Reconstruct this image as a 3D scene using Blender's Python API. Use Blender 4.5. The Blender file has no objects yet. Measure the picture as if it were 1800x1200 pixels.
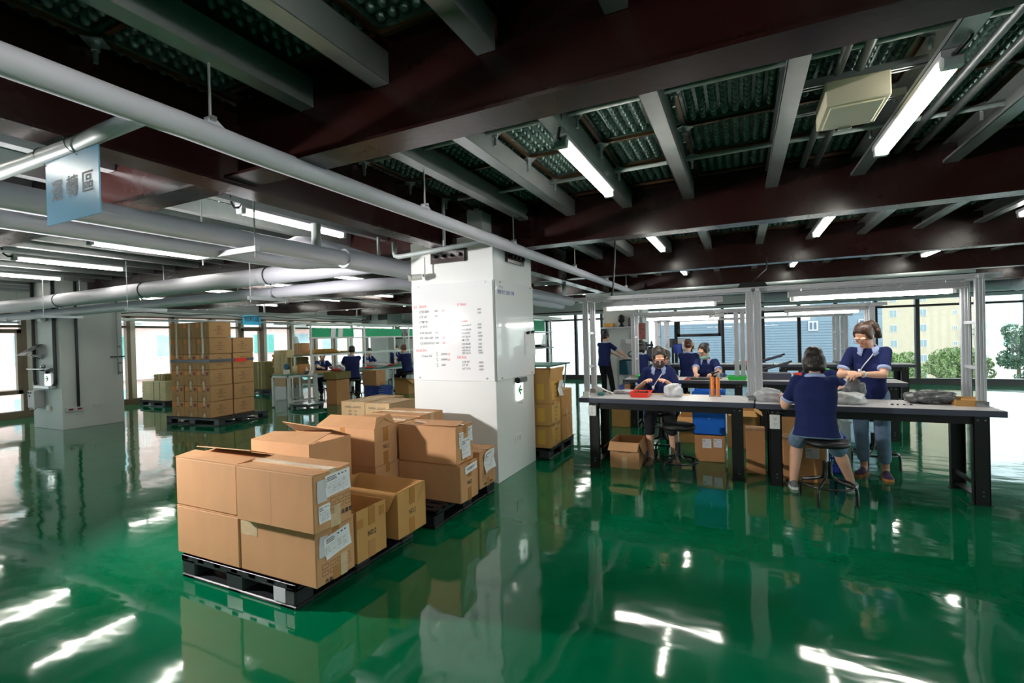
import bpy, math, random
from mathutils import Vector, Matrix, Euler
random.seed(7)
S=bpy.context.scene; C=S.collection; PI=math.pi
WM={}                                   # world matrix of every parent, for world-space modelling
# ---------------------------------------------------------------- materials
def l1(c):
    c/=255.0
    return c/12.92 if c<=0.04045 else ((c+0.055)/1.055)**2.4
def lin(rgb): return (l1(rgb[0]),l1(rgb[1]),l1(rgb[2]),1.0)
M={}
def pm(name,rgb,rough=0.5,metal=0.0,var=0.10,vs=6.0,bump=0.0,bs=60.0,spec=0.5,coat=0.0,stretch=None,alpha=1.0,emit=None,es=0.0,trans=0.0,rvar=0.0):
    m=bpy.data.materials.new(name); m.use_nodes=True
    nt=m.node_tree; N=nt.nodes; L=nt.links; b=N['Principled BSDF']
    b.inputs['Roughness'].default_value=rough; b.inputs['Metallic'].default_value=metal
    b.inputs['Specular IOR Level'].default_value=spec; b.inputs['Coat Weight'].default_value=coat
    b.inputs['Coat Roughness'].default_value=0.06
    b.inputs['Alpha'].default_value=alpha; b.inputs['Transmission Weight'].default_value=trans
    tc=N.new('ShaderNodeTexCoord'); mp=N.new('ShaderNodeMapping'); L.new(tc.outputs['Object'],mp.inputs[0])
    if stretch: mp.inputs['Scale'].default_value=stretch
    n=N.new('ShaderNodeTexNoise'); n.inputs['Scale'].default_value=vs; n.inputs['Detail'].default_value=4
    L.new(mp.outputs[0],n.inputs['Vector'])
    r=N.new('ShaderNodeValToRGB'); c=lin(rgb)
    r.color_ramp.elements[0].position=0.3; r.color_ramp.elements[1].position=0.7
    r.color_ramp.elements[0].color=[x*(1-var) for x in c[:3]]+[1]
    r.color_ramp.elements[1].color=[min(1,x*(1+var)) for x in c[:3]]+[1]
    L.new(n.outputs['Fac'],r.inputs[0]); L.new(r.outputs[0],b.inputs['Base Color'])
    if rvar:
        mr=N.new('ShaderNodeMapRange'); mr.inputs['To Min'].default_value=max(0,rough-rvar); mr.inputs['To Max'].default_value=rough+rvar
        L.new(n.outputs['Fac'],mr.inputs[0]); L.new(mr.outputs[0],b.inputs['Roughness'])
    if bump:
        n2=N.new('ShaderNodeTexNoise'); n2.inputs['Scale'].default_value=bs; n2.inputs['Detail'].default_value=3
        L.new(mp.outputs[0],n2.inputs['Vector'])
        bu=N.new('ShaderNodeBump'); bu.inputs['Strength'].default_value=bump; bu.inputs['Distance'].default_value=0.01
        L.new(n2.outputs['Fac'],bu.inputs['Height']); L.new(bu.outputs[0],b.inputs['Normal'])
    if emit:
        b.inputs['Emission Color'].default_value=lin(emit); b.inputs['Emission Strength'].default_value=es
    M[name]=m; return m
# ---------------------------------------------------------------- mesh builder
def rz(a): return Matrix.Rotation(a,3,'Z')
def frame(d):
    d=Vector(d).normalized(); a=Vector((0,0,1)) if abs(d.z)<0.9 else Vector((1,0,0))
    u=a.cross(d).normalized(); return u,d.cross(u),d
class MB:
    def __init__(s): s.v=[]; s.f=[]
    def add(s,vs,fs):
        o=len(s.v); s.v+= [Vector(p) for p in vs]; s.f+=[[i+o for i in f] for f in fs]; return s
    def box(s,x0,x1,y0,y1,z0,z1,ch=0.0):
        return s.ob(((x0+x1)/2,(y0+y1)/2,(z0+z1)/2),(abs(x1-x0),abs(y1-y0),abs(z1-z0)),None,ch)
    def ob(s,c,d,R=None,ch=0.0):
        hx,hy,hz=d[0]/2,d[1]/2,d[2]/2; c=Vector(c)
        ch=min(ch,hx*.6,hy*.6,hz*.6)
        T=(lambda p:c+(R@Vector(p))) if R is not None else (lambda p:c+Vector(p))
        if ch<=0:
            vs=[T((a*hx,b*hy,e*hz)) for a in(-1,1) for b in(-1,1) for e in(-1,1)]
            return s.add(vs,[(0,1,3,2),(4,6,7,5),(0,4,5,1),(2,3,7,6),(0,2,6,4),(1,5,7,3)])
        vs=[];ix={}
        for a in(-1,1):
            for b in(-1,1):
                for e in(-1,1):
                    for k in range(3):
                        p=[a*(hx-ch),b*(hy-ch),e*(hz-ch)]; p[k]=[a*hx,b*hy,e*hz][k]
                        ix[a,b,e,k]=len(vs); vs.append(T(p))
        fs=[]
        for k in range(3):
            o=[i for i in range(3) if i!=k]
            for sg in(-1,1):
                q=[]
                for u,w in((-1,-1),(1,-1),(1,1),(-1,1)):
                    t=[0,0,0]; t[k]=sg; t[o[0]]=u; t[o[1]]=w; q.append(ix[t[0],t[1],t[2],k])
                fs.append(q if (sg>0)==(k!=1) else q[::-1])
            for u in(-1,1):
                for w in(-1,1):
                    a=[0,0,0];b=[0,0,0]; a[o[0]]=b[o[0]]=u; a[o[1]]=b[o[1]]=w; a[k]=-1;b[k]=1
                    f=[ix[a[0],a[1],a[2],o[0]],ix[b[0],b[1],b[2],o[0]],ix[b[0],b[1],b[2],o[1]],ix[a[0],a[1],a[2],o[1]]]
                    fs.append(f)
        for a in(-1,1):
            for b in(-1,1):
                for e in(-1,1): fs.append([ix[a,b,e,0],ix[a,b,e,1],ix[a,b,e,2]])
        s.add(vs,fs); s.fix=True; return s
    def cyl(s,p0,p1,r0,r1=None,n=16,cap=True):
        r1=r0 if r1 is None else r1; u,w,d=frame(Vector(p1)-Vector(p0)); vs=[]
        for p,r in((Vector(p0),r0),(Vector(p1),r1)):
            for i in range(n):
                a=2*PI*i/n; vs.append(p+u*(r*math.cos(a))+w*(r*math.sin(a)))
        fs=[(i,(i+1)%n,n+(i+1)%n,n+i) for i in range(n)]
        if cap: fs+=[tuple(range(n))[::-1],tuple(range(n,2*n))]
        return s.add(vs,fs)
    def tube(s,pts,r,n=8,cap=True,closed=False):
        pts=[Vector(p) for p in pts]; m=len(pts); vs=[]; up=None
        rs=r if isinstance(r,(list,tuple)) else [r]*m
        for i,p in enumerate(pts):
            a=pts[i-1] if (i>0 or closed) else p; b=pts[(i+1)%m] if (i<m-1 or closed) else p
            d=(b-a).normalized()
            if up is None: u,w,_=frame(d)
            else:
                u=up-d*up.dot(d)
                u=u.normalized() if u.length>1e-6 else frame(d)[0]
                w=d.cross(u)
            up=u
            for k in range(n):
                t=2*PI*k/n; vs.append(p+u*(rs[i]*math.cos(t))+w*(rs[i]*math.sin(t)))
        fs=[]
        for i in range(m if closed else m-1):
            j=(i+1)%m
            for k in range(n): fs.append((i*n+k,i*n+(k+1)%n,j*n+(k+1)%n,j*n+k))
        if cap and not closed: fs+=[tuple(range(n))[::-1],tuple(range((m-1)*n,m*n))]
        return s.add(vs,fs)
    def ell(s,c,r,R=None,nu=16,nv=10):
        c=Vector(c); r=(r,r,r) if not isinstance(r,(tuple,list)) else r; vs=[]; fs=[]
        def T(p):
            p=Vector(p); return c+(R@p if R is not None else p)
        vs.append(T((0,0,-r[2])))
        for j in range(1,nv):
            t=-PI/2+PI*j/nv
            for i in range(nu):
                a=2*PI*i/nu; vs.append(T((r[0]*math.cos(t)*math.cos(a),r[1]*math.cos(t)*math.sin(a),r[2]*math.sin(t))))
        vs.append(T((0,0,r[2]))); e=len(vs)-1
        for i in range(nu): fs.append((0,1+(i+1)%nu,1+i))
        for j in range(nv-2):
            for i in range(nu):
                a=1+j*nu+i; b=1+j*nu+(i+1)%nu; fs.append((a,b,b+nu,a+nu))
        for i in range(nu): fs.append((e,1+(nv-2)*nu+i,1+(nv-2)*nu+(i+1)%nu))
        return s.add(vs,fs)
    def prism(s,poly,ax,d0,d1):
        # poly in the two other axes (cyclic order), extruded along ax (0,1,2)
        def P(a,b,d): return [(d,a,b),(a,d,b),(a,b,d)][ax]
        n=len(poly); vs=[P(a,b,d0) for a,b in poly]+[P(a,b,d1) for a,b in poly]
        fs=[tuple(range(n))[::-1],tuple(range(n,2*n))]+[(i,(i+1)%n,n+(i+1)%n,n+i) for i in range(n)]
        s.add(vs,fs); s.fix=True; return s
    def lathe(s,prof,c=(0,0,0),n=24):
        vs=[]; m=len(prof)
        for r,z in prof:
            for i in range(n):
                a=2*PI*i/n; vs.append((c[0]+r*math.cos(a),c[1]+r*math.sin(a),c[2]+z))
        fs=[(j*n+i,j*n+(i+1)%n,(j+1)*n+(i+1)%n,(j+1)*n+i) for j in range(m-1) for i in range(n)]
        fs+=[tuple(range(n))[::-1],tuple(range((m-1)*n,m*n))]
        return s.add(vs,fs)
    def slab(s,q,t):
        # quad q (4 points) thickened by t along its normal
        q=[Vector(p) for p in q]; nrm=(q[1]-q[0]).cross(q[2]-q[0]).normalized()*t
        return s.add(q+[p+nrm for p in q],[(3,2,1,0),(4,5,6,7),(0,1,5,4),(1,2,6,5),(2,3,7,6),(3,0,4,7)])
    def quad(s,*q): return s.add(q,[tuple(range(len(q)))])
import bmesh
def mesh_of(name,mb):
    me=bpy.data.meshes.new(name); me.from_pydata([tuple(p) for p in mb.v],[],mb.f)
    bm=bmesh.new(); bm.from_mesh(me); bmesh.ops.recalc_face_normals(bm,faces=bm.faces); bm.to_mesh(me); bm.free()
    me.validate(); return me
def wm(o):
    if o in WM: return WM[o]
    m=o.matrix_basis.copy()
    if o.parent: m=wm(o.parent)@m
    WM[o]=m; return m
def obj(name,mb,mat,parent=None,smooth=False,local=False,angle=None):
    if parent and not local:
        inv=wm(parent).inverted(); mb.v=[inv@p for p in mb.v]
    me=mesh_of(name,mb); me.materials.append(M[mat] if isinstance(mat,str) else mat)
    if smooth:
        me.polygons.foreach_set('use_smooth',[True]*len(me.polygons))
        if angle: me.set_sharp_from_angle(angle=math.radians(angle))
    o=bpy.data.objects.new(name,me); C.objects.link(o)
    if parent: o.parent=parent
    WM[o]=wm(parent).copy() if parent else Matrix()
    return o
def tag(o,label,cat,group=None):
    o['label']=label; o['category']=cat
    if group: o['group']=group
    return o
def thing(name,label,cat,loc=(0,0,0),rot=0.0,group=None):
    o=bpy.data.objects.new(name,None); o.empty_display_size=0.1; C.objects.link(o)
    o.location=loc; o.rotation_euler=(0,0,rot); WM[o]=Matrix.Translation(loc)@Matrix.Rotation(rot,4,'Z')
    return tag(o,label,cat,group)
def struct(name,mb,mat,parent=None,smooth=False):
    o=obj(name,mb,mat,parent,smooth); o['kind']='structure'; return o
def dup(root,loc,rot=None,label=None,group=None,scale=None):
    def cp(o,p):
        c=o.copy(); C.objects.link(c)
        if p: c.parent=p
        for ch in o.children: cp(ch,c)
        return c
    kids=None
    c=cp(root,None); c.location=loc
    if rot is not None: c.rotation_euler=(0,0,rot)
    if scale: c.scale=scale
    if label: c['label']=label
    if group: c['group']=group
    WM[c]=Matrix.Translation(loc)@Matrix.Rotation(c.rotation_euler[2],4,'Z')
    return c
FACE={'-y':(PI/2,0,0),'+x':(PI/2,0,PI/2),'+y':(PI/2,0,PI),'-x':(PI/2,0,-PI/2),'+z':(0,0,0)}
_TX={}
def text(name,body,size,loc,face,mat,parent=None,bold=0.0,align='CENTER',sx=1.0,sp=1.0,local=False,shear=0.0,R=None,alpha_rot=0.0):
    key=(body,size,bold,align,sx,sp,shear,mat)
    if key not in _TX:
        cu=bpy.data.curves.new('lettering','FONT'); cu.body=body; cu.size=size; cu.align_x=align; cu.align_y='CENTER'
        cu.offset=bold; cu.space_line=sp; cu.shear=shear; cu.resolution_u=2
        t=bpy.data.objects.new('lettering',cu); C.objects.link(t); bpy.context.view_layer.update()
        dg=bpy.context.evaluated_depsgraph_get(); me=bpy.data.meshes.new_from_object(t.evaluated_get(dg))
        bpy.data.objects.remove(t); bpy.data.curves.remove(cu)
        me.name='lettering'; me.materials.clear(); me.materials.append(M[mat])
        for v in me.vertices: v.co.x*=sx
        _TX[key]=me
    o=bpy.data.objects.new(name,_TX[key]); C.objects.link(o)
    mw=Matrix.Translation(loc)@Euler(FACE[face]).to_matrix().to_4x4()@Matrix.Rotation(alpha_rot,4,'Z')
    if R is not None: mw=R
    if parent:
        o.parent=parent; o.matrix_basis=mw if local else wm(parent).inverted()@mw
    else: o.matrix_basis=mw
    return o
# ---------------------------------------------------------------- camera
YAW,PIT,ROL,FPX=0.4451,-0.0082,-0.0268,842.3
fw=Vector((-math.sin(YAW)*math.cos(PIT),math.cos(YAW)*math.cos(PIT),math.sin(PIT)))
r0=Vector((math.cos(YAW),math.sin(YAW),0)); u0=r0.cross(fw)
cr=r0*math.cos(ROL)+u0*math.sin(ROL); cu_=u0*math.cos(ROL)-r0*math.sin(ROL)
cam=bpy.data.objects.new('camera',bpy.data.cameras.new('camera')); C.objects.link(cam)
mm=Matrix((cr,cu_,-fw)).transposed().to_4x4(); mm.translation=(0,0,1.55); cam.matrix_world=mm
cam.data.sensor_width=36; cam.data.lens=FPX/1800*36; cam.data.clip_end=400; cam.data.clip_start=0.02
S.camera=cam
# ---------------------------------------------------------------- materials
pm('white_paint',(226,228,228),0.42,var=.02,vs=2)
pm('grey_paint',(200,206,206),0.5,var=.03,vs=2)
pm('wall_paint',(205,210,208),0.6,var=.03,vs=1.5)
pm('maroon',(42,17,15),0.26,var=.12,vs=3,bump=.06,bs=25,rvar=.08)
pm('galv',(188,193,195),0.31,metal=.66,var=.06,vs=9)
pm('galv_dark',(120,126,128),0.42,metal=.8,var=.14,vs=14,rvar=.08)
pm('deck',(92,116,110),0.26,metal=.5,var=.12,vs=5,rvar=.06)
pm('orange_metal',(120,88,62),0.3,metal=.8,var=.3,vs=2)
pm('pipe_white',(220,218,230),0.5,var=.03,vs=3,bump=.04,bs=9)
pm('pipe_grey',(176,186,186),0.4,var=.05,vs=4)
pm('brown_frame',(118,101,82),0.45,var=.05)
pm('cream_frame',(206,202,190),0.5,var=.03)
pm('dark_frame',(46,44,46),0.35,var=.06)
pm('black',(16,16,18),0.45,var=.1)
pm('black_gloss',(14,14,16),0.25,var=.1)
pm('black_pl',(30,32,36),0.42,var=.18,vs=8,bump=.05,bs=90)
pm('white_pl',(228,228,224),0.4,var=.02)
pm('dark_grey',(62,64,68),0.45,var=.06)
pm('steel',(186,188,190),0.25,metal=1,var=.06)
pm('ink_black',(28,28,34),0.5,var=0)
pm('ink_red',(226,58,66),0.5,var=0)
pm('ink_blue',(62,84,160),0.5,var=0)
pm('green_sign',(16,158,96),0.5,var=0)
pm('led',(255,255,250),0.5,var=0,emit=(255,252,240),es=14.0)
pm('exit_glow',(250,255,252),0.5,var=0,emit=(245,255,248),es=1.1)
pm('cable_black',(14,15,16),0.4,var=0)
# epoxy floor: glossy coat over a green body, surface slightly wavy
def floor_mat():
    m=bpy.data.materials.new('epoxy_floor'); m.use_nodes=True; nt=m.node_tree; N=nt.nodes; L=nt.links; b=N['Principled BSDF']
    tc=N.new('ShaderNodeTexCoord')
    n=N.new('ShaderNodeTexNoise'); n.inputs['Scale'].default_value=0.7; n.inputs['Detail'].default_value=5; n.inputs['Roughness'].default_value=.6
    L.new(tc.outputs['Object'],n.inputs['Vector'])
    r=N.new('ShaderNodeValToRGB'); r.color_ramp.elements[0].position=.35; r.color_ramp.elements[1].position=.7
    r.color_ramp.elements[0].color=lin((0,94,56)); r.color_ramp.elements[1].color=lin((3,112,76))
    L.new(n.outputs['Fac'],r.inputs[0]); L.new(r.outputs[0],b.inputs['Base Color'])
    b.inputs['Roughness'].default_value=.09; b.inputs['IOR'].default_value=1.5
    b.inputs['Coat Weight'].default_value=.12; b.inputs['Coat IOR'].default_value=1.5; b.inputs['Coat Roughness'].default_value=.02
    mp=N.new('ShaderNodeMapping'); mp.inputs['Scale'].default_value=(1.0,2.2,1); mp.inputs['Rotation'].default_value=(0,0,.5); L.new(tc.outputs['Object'],mp.inputs[0])
    w=N.new('ShaderNodeTexNoise'); w.inputs['Scale'].default_value=1.6; w.inputs['Detail'].default_value=2.5; w.inputs['Roughness'].default_value=.45
    L.new(mp.outputs[0],w.inputs['Vector'])
    bu=N.new('ShaderNodeBump'); bu.inputs['Strength'].default_value=.30; bu.inputs['Distance'].default_value=.012
    L.new(w.outputs['Fac'],bu.inputs['Height']); L.new(bu.outputs[0],b.inputs['Normal'])
    mr=N.new('ShaderNodeMapRange'); mr.inputs['From Min'].default_value=.3; mr.inputs['From Max'].default_value=.7
    mr.inputs['To Min'].default_value=.035; mr.inputs['To Max'].default_value=.10
    L.new(n.outputs['Fac'],mr.inputs[0]); L.new(mr.outputs[0],b.inputs['Roughness']); L.new(bu.outputs[0],b.inputs['Coat Normal'])
    M['floor']=m
floor_mat()
def glass_mat(name,tint,refl=1.0,rough=0.0):
    m=bpy.data.materials.new(name); m.use_nodes=True; nt=m.node_tree; N=nt.nodes; L=nt.links; N.clear()
    o=N.new('ShaderNodeOutputMaterial'); t=N.new('ShaderNodeBsdfTransparent'); g=N.new('ShaderNodeBsdfGlossy'); x=N.new('ShaderNodeMixShader'); f=N.new('ShaderNodeFresnel')
    t.inputs[0].default_value=lin(tint); g.inputs['Roughness'].default_value=rough; f.inputs[0].default_value=1.45
    mu=N.new('ShaderNodeMath'); mu.operation='MULTIPLY'; L.new(f.outputs[0],mu.inputs[0])
    ge=N.new('ShaderNodeNewGeometry'); fr=N.new('ShaderNodeMath'); fr.operation='MULTIPLY_ADD'; fr.inputs[1].default_value=-refl; fr.inputs[2].default_value=refl
    L.new(ge.outputs['Backfacing'],fr.inputs[0]); L.new(fr.outputs[0],mu.inputs[1])
    L.new(mu.outputs[0],x.inputs[0]); L.new(t.outputs[0],x.inputs[1]); L.new(g.outputs[0],x.inputs[2]); L.new(x.outputs[0],o.inputs[0]); M[name]=m
glass_mat('glass',(238,246,244)); glass_mat('glass_tint',(196,214,216)); glass_mat('plastic_clear',(225,228,230),1.6,.12)
# ---------------------------------------------------------------- room shell
XL,XR,YB,YE=-15.06,9.6,-5.0,16.4; ZC=3.5
struct('floor',MB().box(XL-.3,XR+.3,YB-.2,YE+.3,-.2,0),'floor')
struct('wall_back',MB().box(XL-.3,XR+.3,YB-.2,YB,0,ZC),'wall_paint')
def window_wall(axis,pos,inward,ys,fmat,cmat,wname,first,zb=.16,zt=2.42,tr=2.12,depth=.12,sash=(),gl='glass'):
    """a run of glazing between mullions; axis 0 = wall at x=pos, axis 1 = wall at y=pos"""
    def bx(mb,a0,a1,d0,d1,z0,z1):
        d0,d1=pos-inward*d0,pos-inward*d1
        if axis==0: mb.box(min(d0,d1),max(d0,d1),a0,a1,z0,z1)
        else: mb.box(a0,a1,min(d0,d1),max(d0,d1),z0,z1)
        return mb
    for i in range(len(ys)-1):
        a,b=ys[i],ys[i+1]; k=first+i
        mb=MB(); bx(mb,a-.045,a+.045,-.02,depth,zb,zt)
        bx(mb,a,b,.0,depth*.8,tr-.03,tr+.03); bx(mb,a,b,-.02,depth,zt-.05,zt); bx(mb,a,b,-.06,depth,0,zb)
        if i==len(ys)-2: bx(mb,b-.045,b+.045,-.02,depth,zb,zt)
        w=struct('window_%d'%k,mb,fmat)
        if i in sash:
            s=MB(); 
            z0,z1=sash[i]
            for q in((a+.05,a+.13,z0,z1),(b-.13,b-.05,z0,z1),(a+.05,b-.05,z0,z0+.09),(a+.05,b-.05,z1-.09,z1)): bx(s,q[0],q[1],-.03,depth*.7,q[2],q[3])
            obj('window_sash',s,fmat,w)
        if cmat:
            obj('window_frame',bx(MB(),a+.05,a+.17,-.005,depth+.03,zb,zt),cmat,w)
        obj('pane',bx(MB(),a+.03,b-.03,.05,.056,zb,zt),gl,w)
    return first+len(ys)-1
ysl=[-5,-3.9,-2.6,-1.3,0,1.3,2.2,3.2,4.2,5.18,6.2,7.29,8.43,9.55,10.5,11.35,12.5,13.6,14.6,15.5,16.4]
nw=window_wall(0,XL,1,ysl,'brown_frame','cream_frame','left',1,sash={8:(.55,2.05),14:(.5,2.1)})
xse=[-15,-13.5,-12,-10.5,-9,-7.6,-6.4,-5.3,-4.35,-3.3,-1.9,-.5,.62,1.565,2.47,3.4,4.32,5.38,6.5,7.6,8.6,9.6]
nw=window_wall(1,YE,-1,xse,'dark_frame',None,'end',nw,sash={10:(1.42,2.08)},gl='glass')
nw=window_wall(0,XR,-1,[-5,-3.8,-2.6,-1.4,-.2,1,2.2,3.4,4.6,5.8,7,8.2,9.4,10.6,11.8,13,14.2,15.4,16.4],'dark_frame',None,'right',nw)
struct('wall_left',MB().box(XL-.3,XL,YB,YE,2.42,ZC),'wall_paint')
struct('wall_end',MB().box(XL-.3,XR+.3,YE,YE+.3,2.42,ZC),'grey_paint')
struct('wall_right',MB().box(XR,XR+.3,YB,YE,2.42,ZC),'wall_paint')
# cable raceways that run along the window heads
struct('trim_1',MB().box(XL+.35,XL+.47,YB+.2,YE-.4,2.26,2.33),'pipe_grey')
struct('trim_2',MB().box(XL+.4,XR-.2,YE-.62,YE-.5,2.27,2.35),'pipe_grey')
# columns
PX0,PX1,PY0,PY1=-3.42,-2.35,4.51,5.535
struct('pillar_middle',MB().box(PX0,PX1,PY0,PY1,0,2.66,.004).box(-3.12,-2.62,4.78,5.28,2.64,3.0).box(-3.0,-2.72,4.9,5.16,3.0,ZC),'white_paint')
struct('pillar_left',MB().box(-12.93,-11.76,4.56,5.58,0,3.2,.004),'grey_paint')
struct('pillar_end',MB().box(-13.4,-12.5,14.9,15.8,0,3.3),'grey_paint')
struct('pillar_far',MB().box(-3.55,-2.45,13.6,14.6,0,3.3,.004),'wall_paint')
# ---------------------------------------------------------------- overhead steel
def ibeam_x(name,x0,x1,yc,zb,h,w,mat='maroon'):
    mb=MB().box(x0,x1,yc-w/2,yc+w/2,zb,zb+.016).box(x0,x1,yc-w/2,yc+w/2,zb+h-.016,zb+h).box(x0,x1,yc-.006,yc+.006,zb+.01,zb+h-.01)
    return struct(name,mb,mat)
def ibeam_y(name,y0,y1,xc,zb,h,w,mat='maroon',mb=None):
    mb=MB().box(xc-w/2,xc+w/2,y0,y1,zb,zb+.018).box(xc-w/2,xc+w/2,y0,y1,zb+h-.018,zb+h).box(xc-.007,xc+.007,y0,y1,zb+.01,zb+h-.01)
    return struct(name,mb,mat)
GY=[-4.3,-1.15,1.97,5.02,8.17,11.25,14.3]
ZB=2.555
for i,y in enumerate(GY):
    if i==3:
        ibeam_x('ceiling_beam',-2.72,XR,y,ZB,.52,.20); ibeam_x('ceiling_beam',-12.0,-3.0,y,ZB,.52,.20); continue
    ibeam_x('ceiling_beam',-2.78,XR,y,ZB,.52,.20); ibeam_x('ceiling_beam',XL,-2.99,y,ZB,.52,.20)
for x in (-2.885,3.3,-9.1):
    if x==-2.885:
        ibeam_y('ceiling_beam',YB,4.75,x,2.53,.62,.20); ibeam_y('ceiling_beam',5.3,YE,x,2.53,.62,.20)
    elif x<0: ibeam_y('ceiling_beam',5.2,YE,x,2.70,.5,.12)
# stiffener and splice plates at the middle pillar, with their bolts
mb=MB().box(-3.12,-2.68,4.475,4.505,2.395,2.535).box(-3.1,-2.66,4.47,4.76,2.52,2.535)
mb.box(-2.345,-2.315,4.80,5.25,2.395,2.55).box(-2.60,-2.33,4.8,5.24,2.535,2.55)
for y0 in (4.62,):
    for k in range(4): mb.box(-2.92,-2.85,4.3+.001,4.78,2.62+.13*k,2.66+.13*k)
bp=struct('trim_3',mb,'maroon')
mb=MB()
for k in range(4): mb.cyl((-3.06+.105*k,4.43,2.47),(-3.06+.105*k,4.476,2.47),.024,n=6)
for k in range(4): mb.cyl((-2.32,4.87+.1*k,2.46),(-2.275,4.87+.1*k,2.46),.022,n=6)
for k in range(5):
    mb.cyl((-2.80,4.55,2.66+.085*k),(-2.76,4.55,2.66+.085*k),.018,n=6)
    mb.cyl((-2.30,4.935,2.66+.085*k),(-2.30,4.90,2.66+.085*k),.018,n=6).cyl((-2.12,4.935,2.66+.085*k),(-2.12,4.90,2.66+.085*k),.018,n=6)
obj('bolt',mb,'black_gloss',bp)
obj('splice_plate',MB().box(-2.42,-2.06,4.94,5.01,2.58,3.02).box(-2.87,-2.79,4.42,4.74,2.58,3.02),'maroon',bp)
# C purlins between the beams
PR=[-2.17,-1.64,-1.03,-.43,.285,.935,1.55,2.17,2.79,3.42,4.05,4.7,5.35,6.0,6.65,7.3,7.95,8.6,9.25]
PL=[-3.55,-4.2,-4.85,-5.5,-6.15,-6.9,-7.55,-8.2,-8.87,-9.5,-10.2,-10.87,-11.5,-12.2,-12.9,-13.6,-14.3]
def purlin(x,y0,y1):
    zb,h,w=2.86,.16,.10
    mb=MB().box(x-w/2,x+w/2,y0,y1,zb,zb+.004).box(x+w/2-.004,x+w/2,y0,y1,zb,zb+h).box(x-w/2,x+w/2,y0,y1,zb+h-.004,zb+h).box(x-w/2,x-w/2+.004,y0,y1,zb,zb+.025)
    return struct('ceiling_beam',mb,'galv')
bays=[(GY[i]+.01,GY[i+1]-.01) for i in range(len(GY)-1)]
base={}
for bi,(a,b) in enumerate(bays):
    for x in PR+PL:
        if x>6.7 and bi<4: continue
        purlin(x,a,b)
# raised-floor panels of the storey above, seen from beneath with their moulded domes
def deck_panel():
    mb=MB(); P=.60; n=8; s=(P-.06)/n; z0=0
    for i in range(n):
        for j in range(n):
            cx=.03+(i+.5)*s+(s*.0); cy=.03+(j+.5)*s; o=len(mb.v); R=s*.40; seg=8
            vs=[(cx-s/2,cy-s/2,0),(cx+s/2,cy-s/2,0),(cx+s/2,cy+s/2,0),(cx-s/2,cy+s/2,0)]
            for rr,zz in((1,0),(.86,-.018),(.5,-.032)):
                for k in range(seg):
                    a=2*PI*(k+.5)/seg-3*PI/4; vs.append((cx+R*rr*math.cos(a),cy+R*rr*math.sin(a),zz))
            vs.append((cx,cy,-.036)); fs=[]
            for q in range(4):
                k0=q*2
                fs.append((q,4+k0,4+(k0+1)%8)); fs.append((q,4+(k0+1)%8,4+(k0+2)%8,(q+1)%4)) if False else None
                fs.append((q,4+(k0+1)%8,(q+1)%4)); fs.append(((q+1)%4,4+(k0+1)%8,4+(k0+2)%8))
            for t in range(2):
                for k in range(8): fs.append((4+t*8+k,4+t*8+(k+1)%8,4+(t+1)*8+(k+1)%8,4+(t+1)*8+k))
            for k in range(8): fs.append((20+k,20+(k+1)%8,28))
            mb.add(vs,[f for f in fs if f])
    mb.box(0.004,P-.004,.004,.03,-.03,.01).box(0.004,P-.004,P-.03,P-.004,-.03,.01).box(.004,.03,.03,P-.03,-.03,.01).box(P-.03,P-.004,.03,P-.03,-.03,.01)
    return mb
PX,PZ=.617,3.10
dm=deck_panel(); k=PX/.60
dm.v=[Vector((p.x*k,p.y*k,p.z)) for p in dm.v]
ceil=struct('ceiling',MB().box(XL-.3,XR+.3,YB-.2,YE+.3,PZ+.03,PZ+.12),'deck'); 
X0=-2.70
ox=-.957-6*PX
ny=16; y0=3.73-8*PX
for nm,xx,nx,nyy,yy in (('ceiling_panel',ox+2*PX,16,ny,y0),('ceiling_panel',ox-13*PX,14,12,y0+3*PX)):
    t=MB(); t.v=list(dm.v); t.f=list(dm.f)
    o=struct(nm,t,'deck',None,True); o.data.set_sharp_from_angle(angle=.7)
    o.location=(xx,yy,PZ)
    for ax,cnt in ((0,nx),(1,nyy)):
        ar=o.modifiers.new('repeat','ARRAY'); ar.count=cnt; ar.use_relative_offset=False; ar.use_constant_offset=True
        d=[0,0,0]; d[ax]=PX; ar.constant_offset_displace=d
# stringers and pedestals under the panels
mb=MB(); st=MB(); pd=MB()
for i in range(17):
    x=ox+(i+2)*PX; st.box(x-.012,x+.012,-1.1,8.1,PZ-.052,PZ-.03)
for j in range(17):
    y=y0+j*PX; st.box(-2.7,6.6,y-.012,y+.012,PZ-.052,PZ-.03)
s1=struct('ceiling_trim',st,'orange_metal')
for i in range(13):
    for j in range(14):
        x=ox+(i+2)*PX; y=y0+(j)*PX
        if any(abs(y-g)<.14 for g in GY) or x>4: continue
        pd.cyl((x,y,PZ-.05),(x,y,2.94),.011,n=6); pd.ob((x,y,PZ-.058),(.09,.09,.006),rz(PI/4)); pd.cyl((x,y,PZ-.10),(x,y,PZ-.06),.02,n=6)
struct('ceiling_fixing',pd,'galv',None)
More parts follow.
